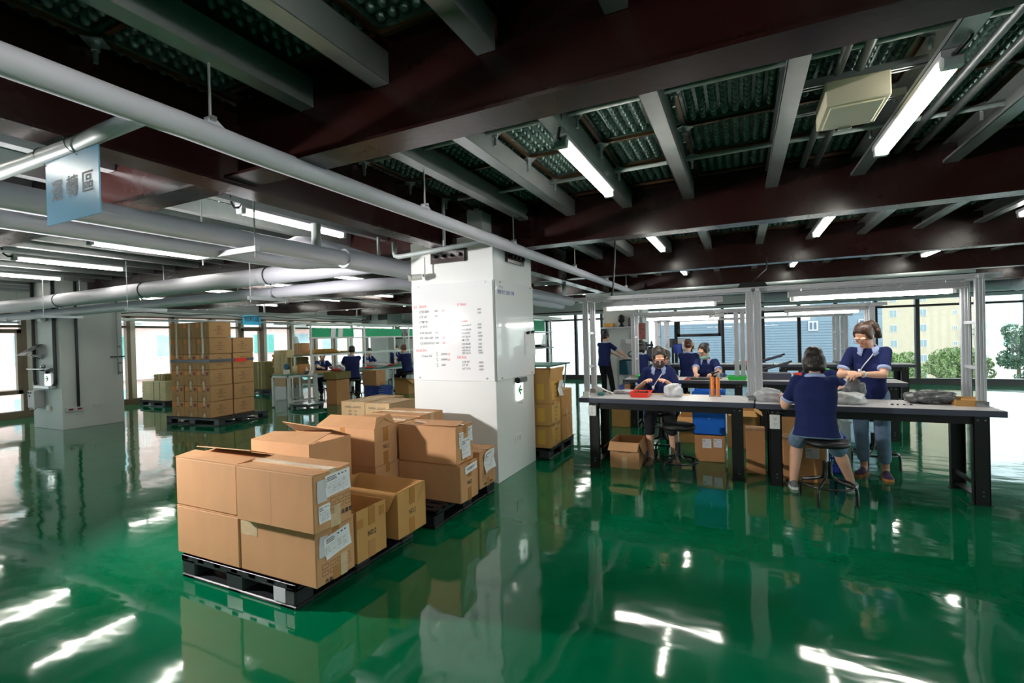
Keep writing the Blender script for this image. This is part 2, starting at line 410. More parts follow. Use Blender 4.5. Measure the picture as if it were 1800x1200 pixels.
# ---------------------------------------------------------------- pipes
tag(obj('insulated_pipe',MB().tube([(-2.2,-1.0,2.52),(-2.2,.3,2.52),(-2.2,1.05,2.522),(-2.205,1.3,2.528),(-2.2,1.6,2.52),(-2.2,3,2.52),(-2.2,6,2.515),(-2.2,11.6,2.505)],.056,20),'pipe_white',None,True),
    'long white lagged pipe hung under the beams from the upper left to the benches','pipe')
hz=bpy.data.objects
def hanger(x,y,z0,z1,label,r=.0065):
    t=thing('pipe_hanger',label,'pipe hanger',(x,y,z1),0,'threaded pipe hangers')
    obj('rod',MB().cyl((x,y,z0),(x,y,z1),r,n=8),'galv',t)
    obj('clip',MB().box(x-.03,x+.03,y-.012,y+.012,z0+.03,z0+.05),'galv',t); obj('top_plate',MB().box(x-.004,x+.05,y-.03,y+.03,z1-.006,z1),'galv',t)
    obj('saddle',MB().prism([(y-.03,z0+.012),(y-.008,z0+.05),(y+.012,z0+.05),(y+.07,z0+.01),(y+.03,z0-.02),(y-.02,z0-.02)],0,x-.014,x+.014),'pipe_white',t)
    return t
p=lambda s:'threaded rod hanger holding the long white pipe '+s
hanger(-2.2,1.425,2.56,2.87,p('above the hanging area sign end'))
hanger(-2.2,3.1,2.56,2.87,p('short of the whiteboard pillar'))
hanger(-2.2,4.72,2.56,2.86,p('beside the corner of the whiteboard pillar'))
hanger(-2.2,6.85,2.56,2.86,p('just past the whiteboard pillar'))
hanger(-2.2,8.75,2.56,2.86,p('between pillar and first bench rail'))
hanger(-2.2,10.4,2.56,2.86,p('at its far end over the benches'))
# branch pipe with the area sign
tag(obj('branch_pipe',MB().tube([(-2.2,1.13,2.49),(-2.5,1.128,2.485),(-2.7,1.13,2.478),(-3.4,1.11,2.47),(-5.2,1.10,2.46)],.034,14),'pipe_grey',None,True),'thin grey branch pipe the blue area sign is tied to','pipe')
sg=thing('hanging_sign','pale blue hanging sign reading 運轉區 tied to grey pipe','sign',(-2.74,1.125,2.14))
def blue_mat():
    m=pm('sign_blue',(120,188,226),0.28,var=.05,vs=1.5)
blue_mat(); pm('sign_blue_deep',(40,168,214),0.4,var=.03); pm('sign_ink',(58,58,72),.5,var=0)
obj('board',MB().box(-2.978,-2.505,1.122,1.128,2.142,2.44),'sign_blue',sg)
for k,(dx,dz) in enumerate(((-.001,0),(.001,.0006))): text('lettering','運 轉 區',.108,(-2.735+dx,1.1205-.0002*k,2.285+dz),'-y','sign_ink',sg,sx=1.0)
for x in (-2.95,-2.66): obj('cord',MB().tube([(x-.05+.036*math.cos(a)*0,1.125+.038*math.cos(a),2.48+.038*math.sin(a)) for a in [i*PI/6 for i in range(12)]],.0022,6,closed=True).tube([(x-.05,1.125,2.44),(x-.02,1.120,2.425)],.002,5),'cable_black',sg,True)
# big lagged ducts on the left: P runs away from us, Q crosses
DZ=2.43
du=thing('insulated_duct','fat white lagged duct running away beside the whiteboard pillar','duct',(-3.75,2,DZ))
obj('duct_body',MB().tube([(-3.75,-3,DZ),(-3.75,3.86,DZ)],.078,24).tube([(-3.75,3.80,DZ),(-3.75,3.95,DZ),(-3.75,4.0,DZ-.0),(-3.75,11.3,DZ-.03)],[.10,.108,.108,.108],24),'pipe_white',du,True,angle=40)
obj('return_duct',MB().tube([(-4.02,-3,DZ-.07),(-4.02,3.3,DZ-.07),(-4.02,3.5,DZ-.06),(-4.0,3.75,DZ-.02),(-3.9,4.0,DZ)],.07,20),'pipe_white',du,True,angle=40)
obj('elbow',MB().tube([(-4.12,3.40,2.50),(-4.1,3.42,2.55),(-4.05,3.47,2.585),(-3.98,3.56,2.59),(-3.9,3.8,2.57),(-3.84,4.2,2.52),(-3.8,4.6,2.46)],.05,16),'pipe_white',du,True,angle=40)
obj('riser',MB().tube([(-3.75,3.45,2.72),(-3.75,3.45,DZ+.05)],.045,16),'pipe_grey',du,True,angle=40)
dq=thing('insulated_duct','fattest white lagged duct crossing to the left windows','duct',(-9,4.25,DZ))
obj('duct_body',MB().tube([(-3.74,4.25,DZ),(-8,4.25,DZ),(-14.9,4.3,DZ)],[.107,.118,.118],24),'pipe_white',dq,True,angle=40)
obj('return_duct',MB().tube([(-3.99,11.3,DZ-.13),(-3.99,5.0,DZ-.14),(-4.01,4.78,DZ-.16),(-4.08,4.62,DZ-.18),(-4.2,4.53,DZ-.19),(-4.4,4.47,DZ-.19),(-14.9,4.47,DZ-.19)],.078,18),'pipe_white',dq,True,angle=40)
for x in (-5.55,-8.35,-11.0,-13.6):
    mb=MB().tube([(x+.1*math.cos(0),4.25+.121*math.cos(a),DZ+.121*math.sin(a)) for a in [i*PI/10 for i in range(20)]],.008,6,closed=True); obj('strap',mb,'dark_grey',dq,True)
def trapeze(x,y0,y1,z,ztop,label,axis='y',wd=.045):
    t=thing('duct_hanger',label,'duct hanger',(x,y0,z),0,'trapeze duct hangers')
    if axis=='y':
        obj('channel',MB().box(x-.02,x+.02,y0,y1,z,z+wd),'galv',t)
        for y in (y0+.03,y1-.03): obj('rod',MB().cyl((x,y,z-.03),(x,y,ztop),.0055,n=8),'galv',t)
    else:
        obj('channel',MB().box(y0,y1,x-.02,x+.02,z,z+wd),'galv',t)
        for y in (y0+.03,y1-.03): obj('rod',MB().cyl((y,x,z-.05),(y,x,ztop),.0055,n=8),'galv',t)
trapeze(2.62,-4.24,-3.5,2.30,2.86,'trapeze hanger under the duct that runs away by the pillar','x')
for x,lb in ((-5.6,'nearest the pillar'),(-8.4,'third from the left column'),(-11.05,'in front of the left column'),(-13.6,'nearest the left windows')):
    trapeze(x,4.04,4.62,2.12,2.86,'trapeze hanger under the fattest crossing duct, '+lb)
obj_r=tag(obj('branch_pipe',MB().tube([(-3.32,4.1,2.60),(-3.32,4.1,2.49),(-3.31,4.1,2.455),(-3.27,4.1,2.44),(-2.9,4.1,2.455),(-2.25,4.1,2.49)],.026,12).cyl((-2.70,4.12,2.47),(-2.70,4.12,2.98),.017,n=10).cyl((-3.75,4.35,2.5),(-3.75,4.35,2.75),.018,n=10),'pipe_grey',None,True),'bent grey branch pipe crossing the top of the whiteboard pillar','pipe')
tag(obj('end_duct',MB().tube([(.6,15.3,2.48),(9.4,15.3,2.48)],.13,20),'pipe_white',None,True,angle=40),'fat pale duct running along the end windows above the benches','duct')
tag(obj('side_duct',MB().tube([(5.75,2.0,2.45),(5.75,14.9,2.45)],.14,20),'pipe_white',None,True,angle=40),'fat pale duct running away at the far right of the frame','duct')
tag(obj('branch_pipe',MB().tube([(-3.75,9.0,2.62),(-3.2,9.0,2.62),(-3.13,9.0,2.6),(-3.12,9.0,2.5),(-3.12,9.0,2.36)],.045,12).tube([(-3.1,10.4,2.44),(3.5,10.4,2.45)],.035,10),'pipe_grey',None,True),'grey pipe with square bend seen beyond the whiteboard pillar','pipe')
# ---------------------------------------------------------------- cartons, pallets, bundles
def card_mat(name,rgb,var=.06,cx=1.0):
    m=pm(name,rgb,.72,var=var,vs=5,bump=.05,bs=7,spec=.25,stretch=(1,1,.6)); return m
card_mat('card',(196,148,106)); card_mat('card_warm',(190,138,92)); card_mat('card_yel',(188,142,86)); card_mat('card_in',(166,120,80)); card_mat('card_pale',(206,172,132)); card_mat('card_stack',(194,150,104))
card_mat('card_olive',(128,116,72),.1); card_mat('card_edge',(206,190,150),.12)
pm('tape_brown',(176,124,70),.22,var=.05); pm('tape_clear',(206,180,146),.12,var=.12,vs=20,bump=.3,bs=60); pm('paper',(232,232,236),.6,var=.02); pm('paper_grey',(200,200,206),.6,var=.03)
pm('lbl_orange',(240,136,30),.5,var=.02); pm('lbl_red',(140,20,20),.5,var=.02); pm('strap_grey',(84,88,100),.4,var=.05); pm('strap_red',(250,50,20),.4,var=.03); pm('yellow_tape',(206,160,62),.35,var=.05)
pm('print_brown',(74,52,36),.6,var=0)
def strip_lines(mb,org,U,V,n,rows,rnd,th=.004,off=.0):
    """rows of short printed bars on a plane through org spanned by unit vectors U,V"""
    return mb
def carton(label,cx,cy,z0,w,d,h,rot=0,mat='card',top='closed',tape=True,name='cardboard_box',group=None,cat='cardboard box',sag=0.0,tmat='tape_brown',seam='x',flaps=None):
    t=thing(name,label,cat,(cx,cy,z0),rot,group)
    X,Y=w/2,d/2; T=.006
    mb=MB()
    if top in('closed','ajar'):
        mb.box(-X,X,-Y,Y,0,h-.006,.006)
    else:
        mb.box(-X,X,-Y+T,Y-T,0,T).box(-X,X,-Y,-Y+T,0,h).box(-X,X,Y-T,Y,0,h).box(-X,-X+T,-Y+T,Y-T,T,h).box(X-T,X,-Y+T,Y-T,T,h)
    obj('box_body',mb,mat,t,local=True)
    def flap(q,th=.005): obj('flap',MB().slab(q,th),mat,t,local=True)
    if top=='closed':
        if seam=='x':
            flap([(-X,-Y,h-.005),(X,-Y,h-.005),(X,-.002,h-.004-sag),(-X,-.002,h-.004-sag)])
            flap([(-X,.002,h-.004-sag),(X,.002,h-.004-sag),(X,Y,h-.005),(-X,Y,h-.005)])
        else:
            flap([(-X,-Y,h-.005),(-.002,-Y,h-.004-sag),(-.002,Y,h-.004-sag),(-X,Y,h-.005)])
            flap([(.002,-Y,h-.004-sag),(X,-Y,h-.005),(X,Y,h-.005),(.002,Y,h-.004-sag)])
        if tape:
            tp=MB()
            if seam=='x':
                tp.box(-X-.001,X+.001,-.026,.026,h-.001-sag*.6,h+.0022).box(X,X+.0016,-.026,.026,h-.075,h).box(-X-.0016,-X,-.026,.026,h-.075,h)
                tp.box(X,X+.0016,-.026,.026,0.0,.08)
            else:
                tp.box(-.026,.026,-Y,Y,h-.001,h+.0022).box(-.026,.026,-Y-.0016,-Y,h-.075,h).box(-.026,.026,-Y-.0016,-Y,0,.08)
            obj('tape',tp,tmat,t,local=True)
    elif top=='ajar':
        # one long flap lies flat, the other has sprung up
        flap([(-X,-Y,h-.005),(X,-Y,h-.005),(X,-.01,h+.002),(-X,-.01,h+.012)])
        flap([(-X,.0,h+.035),(X*.9,-.02,h+.055),(X,Y,h-.005),(-X,Y,h-.005)])
    for f in (flaps or []): flap(f)
    return t
def face_text(t,body,size,u,v,w,mat='ink_black',face='+x',bold=.0006,rot=0,sx=.8,name='lettering'):
    """u along the face, v up, in the box's own axes; w = half extent"""
    loc={'+x':(w+.0012,u,v),'-y':(u,-w-.0012,v)}[face]
    return text(name,body,size,loc,face,mat,t,bold=bold,sx=sx,local=True,alpha_rot=rot)
def paper(t,u,v,a,b,w,face='+x',rot=0,mat='paper',lines=True,label=None,curl=.004,seed=1):
    R=Euler(FACE[face]).to_matrix()@Matrix.Rotation(rot,3,'Z')
    loc=Vector({'+x':(w+.002,u,v),'-y':(u,-w-.002,v)}[face])
    mb=MB(); n=4; vs=[]
    for j in range(n+1):
        for i in range(n+1):
            x=-a/2+a*i/n; y=-b/2+b*j/n; z=.001+curl*(abs(x)/a*2)**2*(abs(y)/b*2)
            vs.append(loc+R@Vector((x,y,z)))
    mb.add(vs,[(j*(n+1)+i,j*(n+1)+i+1,(j+1)*(n+1)+i+1,(j+1)*(n+1)+i) for j in range(n) for i in range(n)])
    o=obj('paper_label',mb,mat,t,local=True)
    if label: o['label']=label
    if lines:
        rnd=random.Random(seed); pr=MB(); zz=.0022+curl*.2
        def bar(x0,x1,y0,y1): pr.add([loc+R@Vector(q) for q in((x0,y0,zz),(x1,y0,zz),(x1,y1,zz),(x0,y1,zz))],[(0,1,2,3)])
        for k in range(3): bar(-a*.42,-a*.42+a*rnd.uniform(.25,.42),b*(.36-.075*k),b*(.36-.075*k)+b*.032)
        for k in range(5):
            y=b*(.08-.10*k)
            bar(-a*.42,a*.42,y,y+.0008)
            for q in range(4):
                if rnd.random()<.6: bar(-a*.4+a*.2*q,-a*.4+a*.2*q+a*rnd.uniform(.05,.14),y+b*.03,y+b*.045)
        for q in range(3): bar(a*(.02+.14*q),a*(.09+.14*q),b*.33,b*.39)
        for q in range(4):
            bar(-a*.42+a*.21*q,-a*.42+a*.21*q+.0008,-b*.45,-b*.3)
        obj('printing',pr,'ink_black',o if False else t,local=True)
    return o
def icon_rows(t,u,v,w,n=4,s=.045,gap=.012,rows=2,caption='作業人員蓋章'):
    mb=MB(); x=w+.0012
    for r in range(rows):
        for k in range(n):
            a=u+(k-(n-1)/2)*(s+gap); b=v-r*(s*.62+gap)
            for q in((a-s/2,a+s/2,b+s*.3-.0022,b+s*.3),(a-s/2,a+s/2,b-s*.3,b-s*.3+.0022),(a-s/2,a-s/2+.0022,b-s*.3,b+s*.3),(a+s/2-.0022,a+s/2,b-s*.3,b+s*.3)):
                mb.add([(x,q[0],q[2]),(x,q[1],q[2]),(x,q[1],q[3]),(x,q[0],q[3])],[(0,1,2,3)])
    obj('stamp_grid',mb,'ink_black',t,local=True)
    face_text(t,caption,.03,u,v-rows*(s*.62+gap)-.012,w,bold=.0004,sx=1.0)
def pallet(label,cx,cy,w,d,rot=0,h=.15,group='black plastic pallets',sticker=None):
    t=thing('plastic_pallet',label,'pallet',(cx,cy,0),rot,group); X,Y=w/2,d/2
    mb=MB()
    for k in range(11):
        y=-Y+.03+(d-.06)*k/10; mb.box(-X,X,y-.03,y+.03,h-.022,h-.001,.003)
    for k in range(7):
        x=-X+.04+(w-.08)*k/6; mb.box(x-.03,x+.03,-Y,Y,h-.028,h-.006)
    for y in (-Y+.01,Y-.01): mb.box(-X,X,y-.01,y+.01,h-.045,h-.001,.003)
    for x in (-X+.01,X-.01): mb.box(x-.01,x+.01,-Y,Y,h-.045,h-.001,.003)
    obj('deck',mb,'black_pl',t,local=True)
    for i in (-1,0,1):
        for j in (-1,0,1):
            fx=.15 if i else .17; fy=.14
            x=i*(X-fx/2); y=j*(Y-fy/2)
            obj('foot',MB().box(x-fx/2,x+fx/2,y-fy/2,y+fy/2,.018,h-.02,.012),'black_pl',t,local=True)
    for j in (-1,0,1):
        y=j*(Y-.07); obj('runner',MB().box(-X,X,y-.07,y+.07,0,.022,.006),'black_pl',t,local=True)
    for i in (-1,0,1):
        x=i*(X-.07); obj('runner',MB().box(x-.06,x+.06,-Y,Y,0.002,.02,.004),'black_pl',t,local=True)
    if sticker:
        x0,x1,z0,z1=sticker
        o=obj('sticker',MB().box(x0,x1,-Y-.002,-Y+.001,z0,z1),'paper_grey',t,local=True); o['label']='scuffed white sticker on pallet corner'
    return t
pallet('black plastic pallet with white sticker under the nearest cartons',-2.897,2.49,1.085,1.11,sticker=(.36,.46,.03,.115))
pallet('black plastic pallet against the whiteboard pillar, behind the nearest one',-2.82,3.755,1.085,1.05)
# front pallet, row one
g='tan cartons on the two nearest pallets'
BW,BD,BH=.64,.283,.325
a=carton('plain tan carton at the left bottom front of the nearest pallet',-3.178,2.088,.15,BW,BD,BH,group=g)
b=carton('plain tan carton at the left top front of the nearest pallet, flap sprung open',-3.182,2.09,.478,BW-.01,BD,BH,group=g,top='ajar')
c=carton('tan carton at the bottom right front corner, tilted white form on its end',-2.522,2.10,.15,BW+.01,.30,BH+.005,group=g)
X=(BW+.01)/2
paper(c,.01,.215,.20,.13,X,rot=.14,label='tilted white delivery form',seed=3); paper(c,-.10,.225,.06,.12,X,rot=-.05,mat='paper_grey',lines=False,seed=4)
icon_rows(c,.0,.105,X); obj('tape',MB().box(X,X+.0026,.03,.085,.0,.13),'tape_clear',c,local=True)
obj('tape',MB().box(-X+.01,-X+.16,-.1516,-.15,.225,.31),'tape_clear',c,local=True)
d=carton('tan carton at the top right front corner, large white form on its end',-2.478,2.045,.483,.655,.285,.335,group=g,rot=.0,sag=.012,tmat='tape_clear')
X=.655/2
paper(d,.035,.25,.19,.125,X,rot=.05,label='large white delivery form',seed=5); paper(d,-.085,.23,.07,.125,X,mat='paper_grey',lines=False,seed=6)
paper(d,-.07,.10,.085,.10,X,rot=.04,seed=7,label='small white sticker with two bold lines'); icon_rows(d,.055,.155,X,n=3,caption='作業人員蓋章'); obj('tape',MB().box(X,X+.0026,.0,.05,.0,.12),'tape_clear',d,local=True)
for u in (-.14,-.02): obj('crease',MB().box(u-.0007,u+.0007,-.1429,-.1424,.0,.33),'card',c if u<-.1 else d,local=True)
# row two and three : open cartons stamped NO.2
def no2(label,cx,cy,z,w,d,h,**k):
    t=carton(label,cx,cy,z,w,d,h,tape=False,**k); face_text(t,'NO.2',.048,.0,h*.47,w/2,bold=.0008,sx=.72)
    for q in ((-.03,.03,h-.12,h),(-.035,.025,.0,.11)): obj('tape',MB().box(w/2,w/2+.0028,*q),'tape_brown',t,local=True)
    return t
h=.328
e=no2('open carton stamped NO.2 right behind the front carton with the tilted form',-2.522,2.412,.15,.64,.272,h,mat='card_yel',top='open',group=g)
obj('tape',MB().box(.32,.3216,-.13,-.08,.215,.27),'tape_brown',e,local=True).select_set(False); obj('tape',MB().box(.32,.3216,.07,.12,.24,.3),'tape_brown',e,local=True)
f=no2('open carton stamped NO.2 at the rear corner of the nearest pallet',-2.52,2.83,.15,.65,.325,h,mat='card_yel',top='open',group=g,
   flaps=[[(-.325,.155,h),(.325,.155,h),(.325,.06,h-.12),(-.325,.06,h-.12)],[(.318,-.16,h),(.318,.16,h),(.20,.15,h-.05),(.20,-.15,h-.06)],[(-.325,-.16,h),(.31,-.16,h),(.27,-.215,h-.12),(-.3,-.215,h-.10)]])
carton('carton in the second row, under the flapped box of the nearest pallet',-3.19,2.42,.15,.62,.28,.322,group=g)
carton('lower carton in the third row of the nearest pallet, left side',-3.2,2.76,.15,.64,.38,.325,group=g)
pm('white_scrap',(226,226,232),.5,var=.03)
hh=.315
cc=carton('plain tan carton with gaping top flaps in the middle of the nearest pallet',-3.215,2.745,.478,.64,.42,hh,group=g,top='open',
   flaps=[[(-.32,-.21,hh),(.32,-.21,hh),(.30,.03,hh+.05),(-.29,-.02,hh+.03)],[(-.32,.21,hh),(.32,.21,hh),(.27,.04,hh+.075),(-.30,.07,hh+.10)]])
# second pallet
g2=g
d2=carton('lower carton under the NO.2 box with raised lid on the second pallet',-3.15,3.31,.15,.66,.31,.328,group=g2)
hh=.318
dd=no2('carton stamped NO.2 with raised tent-like lid at the front of the second pallet',-3.155,3.295,.48,.67,.29,hh,group=g2,mat='card',top='open',
   flaps=[[(-.335,-.145,hh),(.335,-.145,hh),(.32,.01,hh+.075),(-.32,.01,hh+.075)],[(-.335,.145,hh),(.335,.145,hh),(.33,.012,hh+.07),(-.33,.012,hh+.07)],[(.33,-.14,hh),(.33,.14,hh),(.30,.1,hh+.10),(.30,-.08,hh+.09)]])
obj('tape',MB().box(-.05,.0,-.1466,-.145,hh-.06,hh),'tape_brown',dd,local=True)
gg=no2('lower carton stamped NO.2 with a long white strip on the second pallet',-2.487,3.595,.15,.655,.295,.322,group=g2)
paper(gg,.02,.272,.20,.065,.3275,rot=.08,label='long white strip with handwriting',lines=False,seed=9); face_text(gg,'410206311',.036,.02,.273,.331,rot=.08,bold=.0002)
hhx=carton('top carton with two white slips and a form, in front of the pillar',-2.5,3.585,.474,.615,.275,.326,group=g2,sag=.006,tmat='tape_brown')
paper(hhx,-.065,.20,.07,.14,.3075,seed=11); paper(hhx,.085,.235,.075,.13,.3075,seed=12); paper(hhx,.01,.125,.145,.17,.3085,rot=.03,seed=13,label='creased white form'); icon_rows(hhx,.01,.045,.3075,n=3,rows=1,caption='作業人員蓋章')
obj('flap',MB().slab([(-.05,-.13,.33),(.31,-.13,.335),(.30,.02,.352),(-.05,.02,.345)],.004),'card',hhx,local=True)
ii=carton('small carton with curling white form tucked against the pillar',-2.50,4.0,.15,.60,.31,.345,group=g2)
paper(ii,.02,.235,.20,.19,.30,rot=.12,seed=15,label='curling white form',curl=.02); icon_rows(ii,.0,.12,.30,caption='作業人員蓋章')
carton('wide carton with torn clear tape on the second pallet, middle',-3.19,3.655,.15,.64,.36,.325,group=g2,tmat='tape_clear')
m2=carton('upper wide carton with torn clear tape, left of the form carton',-3.19,3.655,.478,.64,.36,.32,group=g2,tmat='tape_clear',sag=.006)
carton('rear lower carton of the second pallet, left side',-3.19,4.06,.15,.64,.39,.325,group=g2)
j=carton('rear upper carton of the second pallet, against the pillar face',-3.19,4.065,.478,.64,.40,.325,group=g2,tmat='tape_clear',sag=.004)
# printed cartons behind the second pallet
g3='pale printed cartons behind the second pallet'
pallet('black plastic pallet under the two pale printed cartons',-4.75,5.5,.98,1.1)
def printed(label,cx,cy,z,w,d,h):
    t=carton(label,cx,cy,z,w,d,h,group=g3,mat='card_pale',tmat='tape_clear',seam='y')
    face_text(t,'YOUR INVOICE NOTE',.038,0,h*.72,d/2,'print_brown','-y',.0006,sx=.8)
    for k,s in enumerate(('QTY:      PCS','N.W:      KGS','G.W:      KGS')): face_text(t,s,.034,0,h*(.5-.17*k),d/2,'print_brown','-y',.0006,sx=.8)
    face_text(t,'MADE IN TAIWAN',.045,0,h*.5,w/2,'print_brown','+x',.0006); return t
printed('pale printed carton on the left of the pair behind the nearest pallets',-5.0,5.45,.428,.44,.58,.27)
printed('pale printed carton on the right of the pair, beside the pillar',-4.55,5.44,.428,.43,.58,.265)
carton('lower pale carton under the left printed one',-5.0,5.45,.15,.44,.58,.276,group=g3,mat='card_pale',seam='y'); carton('lower pale carton under the right printed one',-4.55,5.44,.15,.43,.58,.276,group=g3,mat='card_pale',seam='y')
carton('low brown carton half hidden behind the pale printed pair',-5.15,6.0,.15,.5,.36,.52,group=g3,mat='card')
# pallet behind the pillar, right
g4='tan cartons on the pallet behind the pillar'
pallet('black plastic pallet sticking out behind the whiteboard pillar',-2.74,6.06,1.12,.96,group='black plastic pallets')
def yellowed(label,cx,cy,z,w,d,h,top='closed',tall=False,fl=None):
    t=carton(label,cx,cy,z,w,d,h,mat='card_yel',group=g4,top=top,tmat='tape_clear',flaps=fl)
    obj('tape',MB().box(w/2-.17,w/2-.07,-d/2-.0016,-d/2,.05,h-.05),'yellow_tape',t,local=True)
    obj('print_panel',MB().box(w/2,w/2+.0012,-d*.33,d*.4,h*.12,h*.9),'yellow_tape',t,local=True)
    for k in range(4): face_text(t,'10 15 20' if k else '品名 規格',.03,.02,h*(.75-.18*k),w/2+.001,'print_brown','+x',.0004)
    return t
yellowed('bottom carton with yellow panel on the pallet behind the pillar',-2.43,5.78,.15,.53,.40,.275)
yellowed('middle carton with yellow panel on the pallet behind the pillar',-2.43,5.78,.43,.53,.40,.275)
yy_=yellowed('top carton with its flaps standing up beside the pillar',-2.43,5.78,.71,.53,.40,.30,top='open',fl=[[(-.265,-.2,.30),(.265,-.2,.30),(.265,-.2,.42),(-.265,-.2,.42)],[(.265,-.2,.30),(.265,.2,.30),(.28,.2,.44),(.28,-.18,.44)],[(-.265,.195,.3),(.26,.195,.3),(.26,.2,.42),(-.265,.2,.42)]])
paper(yy_,.14,.16,.15,.20,.275,seed=21,label='white slip',lines=False,curl=.03)
carton('lower plain carton at the rear of the pallet behind the pillar',-2.43,6.23,.15,.53,.44,.33,mat='card_yel',group=g4); carton('upper plain carton at the rear of the pallet behind the pillar',-2.43,6.23,.484,.53,.44,.34,mat='card_yel',group=g4)
carton('small open carton on top at the rear of the pallet behind the pillar',-2.48,6.22,.828,.42,.32,.22,mat='card_yel',group=g4,top='open',flaps=[[(.21,-.16,.22),(.21,.16,.22),(.23,.16,.30),(.23,-.16,.30)]])
# tall stack at the left
ang=math.radians(4.2); R4=rz(ang); O=Vector((-10.386,5.755,0))
pallet('black plastic pallet under the tall left stack of cartons',*(O+R4@Vector((.63,.52,0)))[:2],1.5,1.12,ang,group='black plastic pallets',sticker=(-.32,-.24,.06,.1))
gs='labelled cartons in the tall left stack'
rows=['bottom','second','third','fourth','fifth','top']; cols=['left','middle','right']
def stack_box(label,lx,ly,z,front=True):
    p=O+R4@Vector((lx,ly,0))
    j=random.uniform(-.008,.008)
    t=carton(label,p.x+j,p.y+random.uniform(-.006,.006),z,.37,.475,.308,ang+random.uniform(-.01,.01),mat='card_stack',group=gs,tmat='tape_clear',seam='y')
    return t
def front_marks(t,r,white):
    obj('orange_label',MB().box(-.165,-.085,-.2392,-.2375,.205,.285),'lbl_orange',t,local=True)
    if not white: obj('red_dot',MB().cyl((.11,-.2375,.235),(.11,-.2392,.235),.036,n=18),'lbl_red',t,local=True)
    else: obj('tape',MB().box(-.03,.03,-.2392,-.2375,.02,.30),'tape_clear',t,local=True)
    for k,s in enumerate(('12     6     50','24     8     40','36    10     30')): face_text(t,s,.03,0,.12-.038*k,.2375,'print_brown','-y',.0006,sx=.9)
    face_text(t,'SPEC',.036,-.005,.195,.2375,'print_brown','-y',.0006)
def side_marks(t):
    for k,s in enumerate(('MADE IN','TAIWAN','NET WEIGHT 12 KGS','QTY  50','CARTON NO.')): face_text(t,s,.026,-.02,.22-.036*k,.185,'print_brown','+x',.0004,sx=.85)
for r in range(6):
    for c_ in range(3):
        t=stack_box('carton in the %s layer, %s column of the tall left stack, front side'%(rows[r],cols[c_]),.187+.375*c_,.24,.15+.311*r); front_marks(t,r,r>=4)
        if c_==2: side_marks(t)
for r in range(5):
    t=stack_box('carton in the %s layer of the rear pile behind the tall left stack'%rows[r],.187+.75,.735,.15+.311*r); side_marks(t)
lo,hi=1.225,1.28
mb=MB(); q=[(-.004,-.004),(1.128,-.004),(1.128,.975),(-.004,.975)]
pts=[O+R4@Vector((x,y,0)) for x,y in q]
tk=tag(obj('stretch_band',MB().slab([pts[0]+Vector((0,0,lo)),pts[1]+Vector((0,0,lo)),pts[1]+Vector((0,0,hi)),pts[0]+Vector((0,0,hi))],.003).slab([pts[1]+Vector((0,0,lo)),pts[2]+Vector((0,0,lo)),pts[2]+Vector((0,0,hi)),pts[1]+Vector((0,0,hi))],.003),'strap_grey'),'grey band wrapped round the fourth layer of the tall left stack','band')
rp=[O+R4@Vector((1.133,y,0)) for y in (.53,.80)]
obj('band_tag',MB().slab([rp[0]+Vector((0,0,lo-.02)),rp[1]+Vector((0,0,lo-.02)),rp[1]+Vector((0,0,hi)),rp[0]+Vector((0,0,hi))],.003),'strap_red',tk)['label']='red tail of the band'
# bundles of flat cartons
def bundle(label,cx,cy,z0,w,d,h,rot=0,mat='card_olive',group='bundles of flattened cartons',step=.022,seed=1,strap=True):
    t=thing('cardboard_bundle',label,'cardboard bundle',(cx,cy,z0),rot,group); rnd=random.Random(seed); mb=MB(); z=0
    while z<h-.004:
        k=min(step,h-z); j=rnd.uniform(-.008,.008); e=rnd.uniform(-.006,.006); mb.box(-w/2+j,w/2+j,-d/2+e,d/2+e,z,z+k*.9,.002); z+=k
    obj('sheets',mb,mat,t,local=True)
    if strap: obj('binding',MB().box(-.012,.012,-d/2-.012,d/2+.012,-.0,h+.004).box(w*.25-.008,w*.25+.008,-d/2-.012,d/2+.012,0,h+.004),'card_edge',t,local=True)
    return t
pallet('black plastic pallet under the flattened cartons by the left windows',-13.95,7.9,1.15,1.3)
bundle('wide bundle of flattened cartons on the pallet by the left column',-13.95,7.6,.15,1.05,.62,.50,seed=2,mat='card_edge'); bundle('second wide bundle of flattened cartons, behind the first by the left windows',-13.9,8.28,.15,1.0,.60,.50,seed=3)
bundle('small bundle of flattened cartons lying on top of the wide one',-13.95,7.75,.655,.50,.62,.17,seed=4)
pallet('black plastic pallet half hidden behind the tall left stack',-13.5,10.6,1.1,1.1)
bundle('olive bundle of flattened cartons peeking out behind the tall stack',-13.6,10.35,.15,.6,.55,.85,seed=5); bundle('low bundle of flattened cartons by the left windows behind the scale table',-13.1,10.9,.15,.5,.45,.25,seed=6,mat='card_warm')
# ---------------------------------------------------------------- benches
pm('bench_top',(206,204,206),.35,var=.02,vs=3); pm('bench_edge',(74,76,92),.4,var=.04); pm('alu',(206,206,213),.34,metal=.35,var=.04,vs=3); pm('alu_white',(208,208,214),.4,metal=.25,var=.03)
pm('lamp_grey',(188,188,194),.45,var=.03); pm('blue_pl',(24,62,170),.45,var=.05); pm('blue_board',(24,104,206),.4,var=.05); pm('red_pl',(226,62,48),.4,var=.04); pm('green_pl',(60,208,92),.4,var=.04); pm('orange_can',(222,126,42),.35,var=.15,vs=20)
def bag_mat(name,rgb,a):
    m=pm(name,rgb,.22,var=.3,vs=14,bump=.9,bs=26,alpha=a,spec=.7); return m
bag_mat('bag_dark',(92,94,98),.97); bag_mat('bag_grey',(176,178,182),.92); bag_mat('bag_white',(214,216,218),.85); bag_mat('bag_clear',(210,214,216),.45)
LED_G='twin tube bench lights'
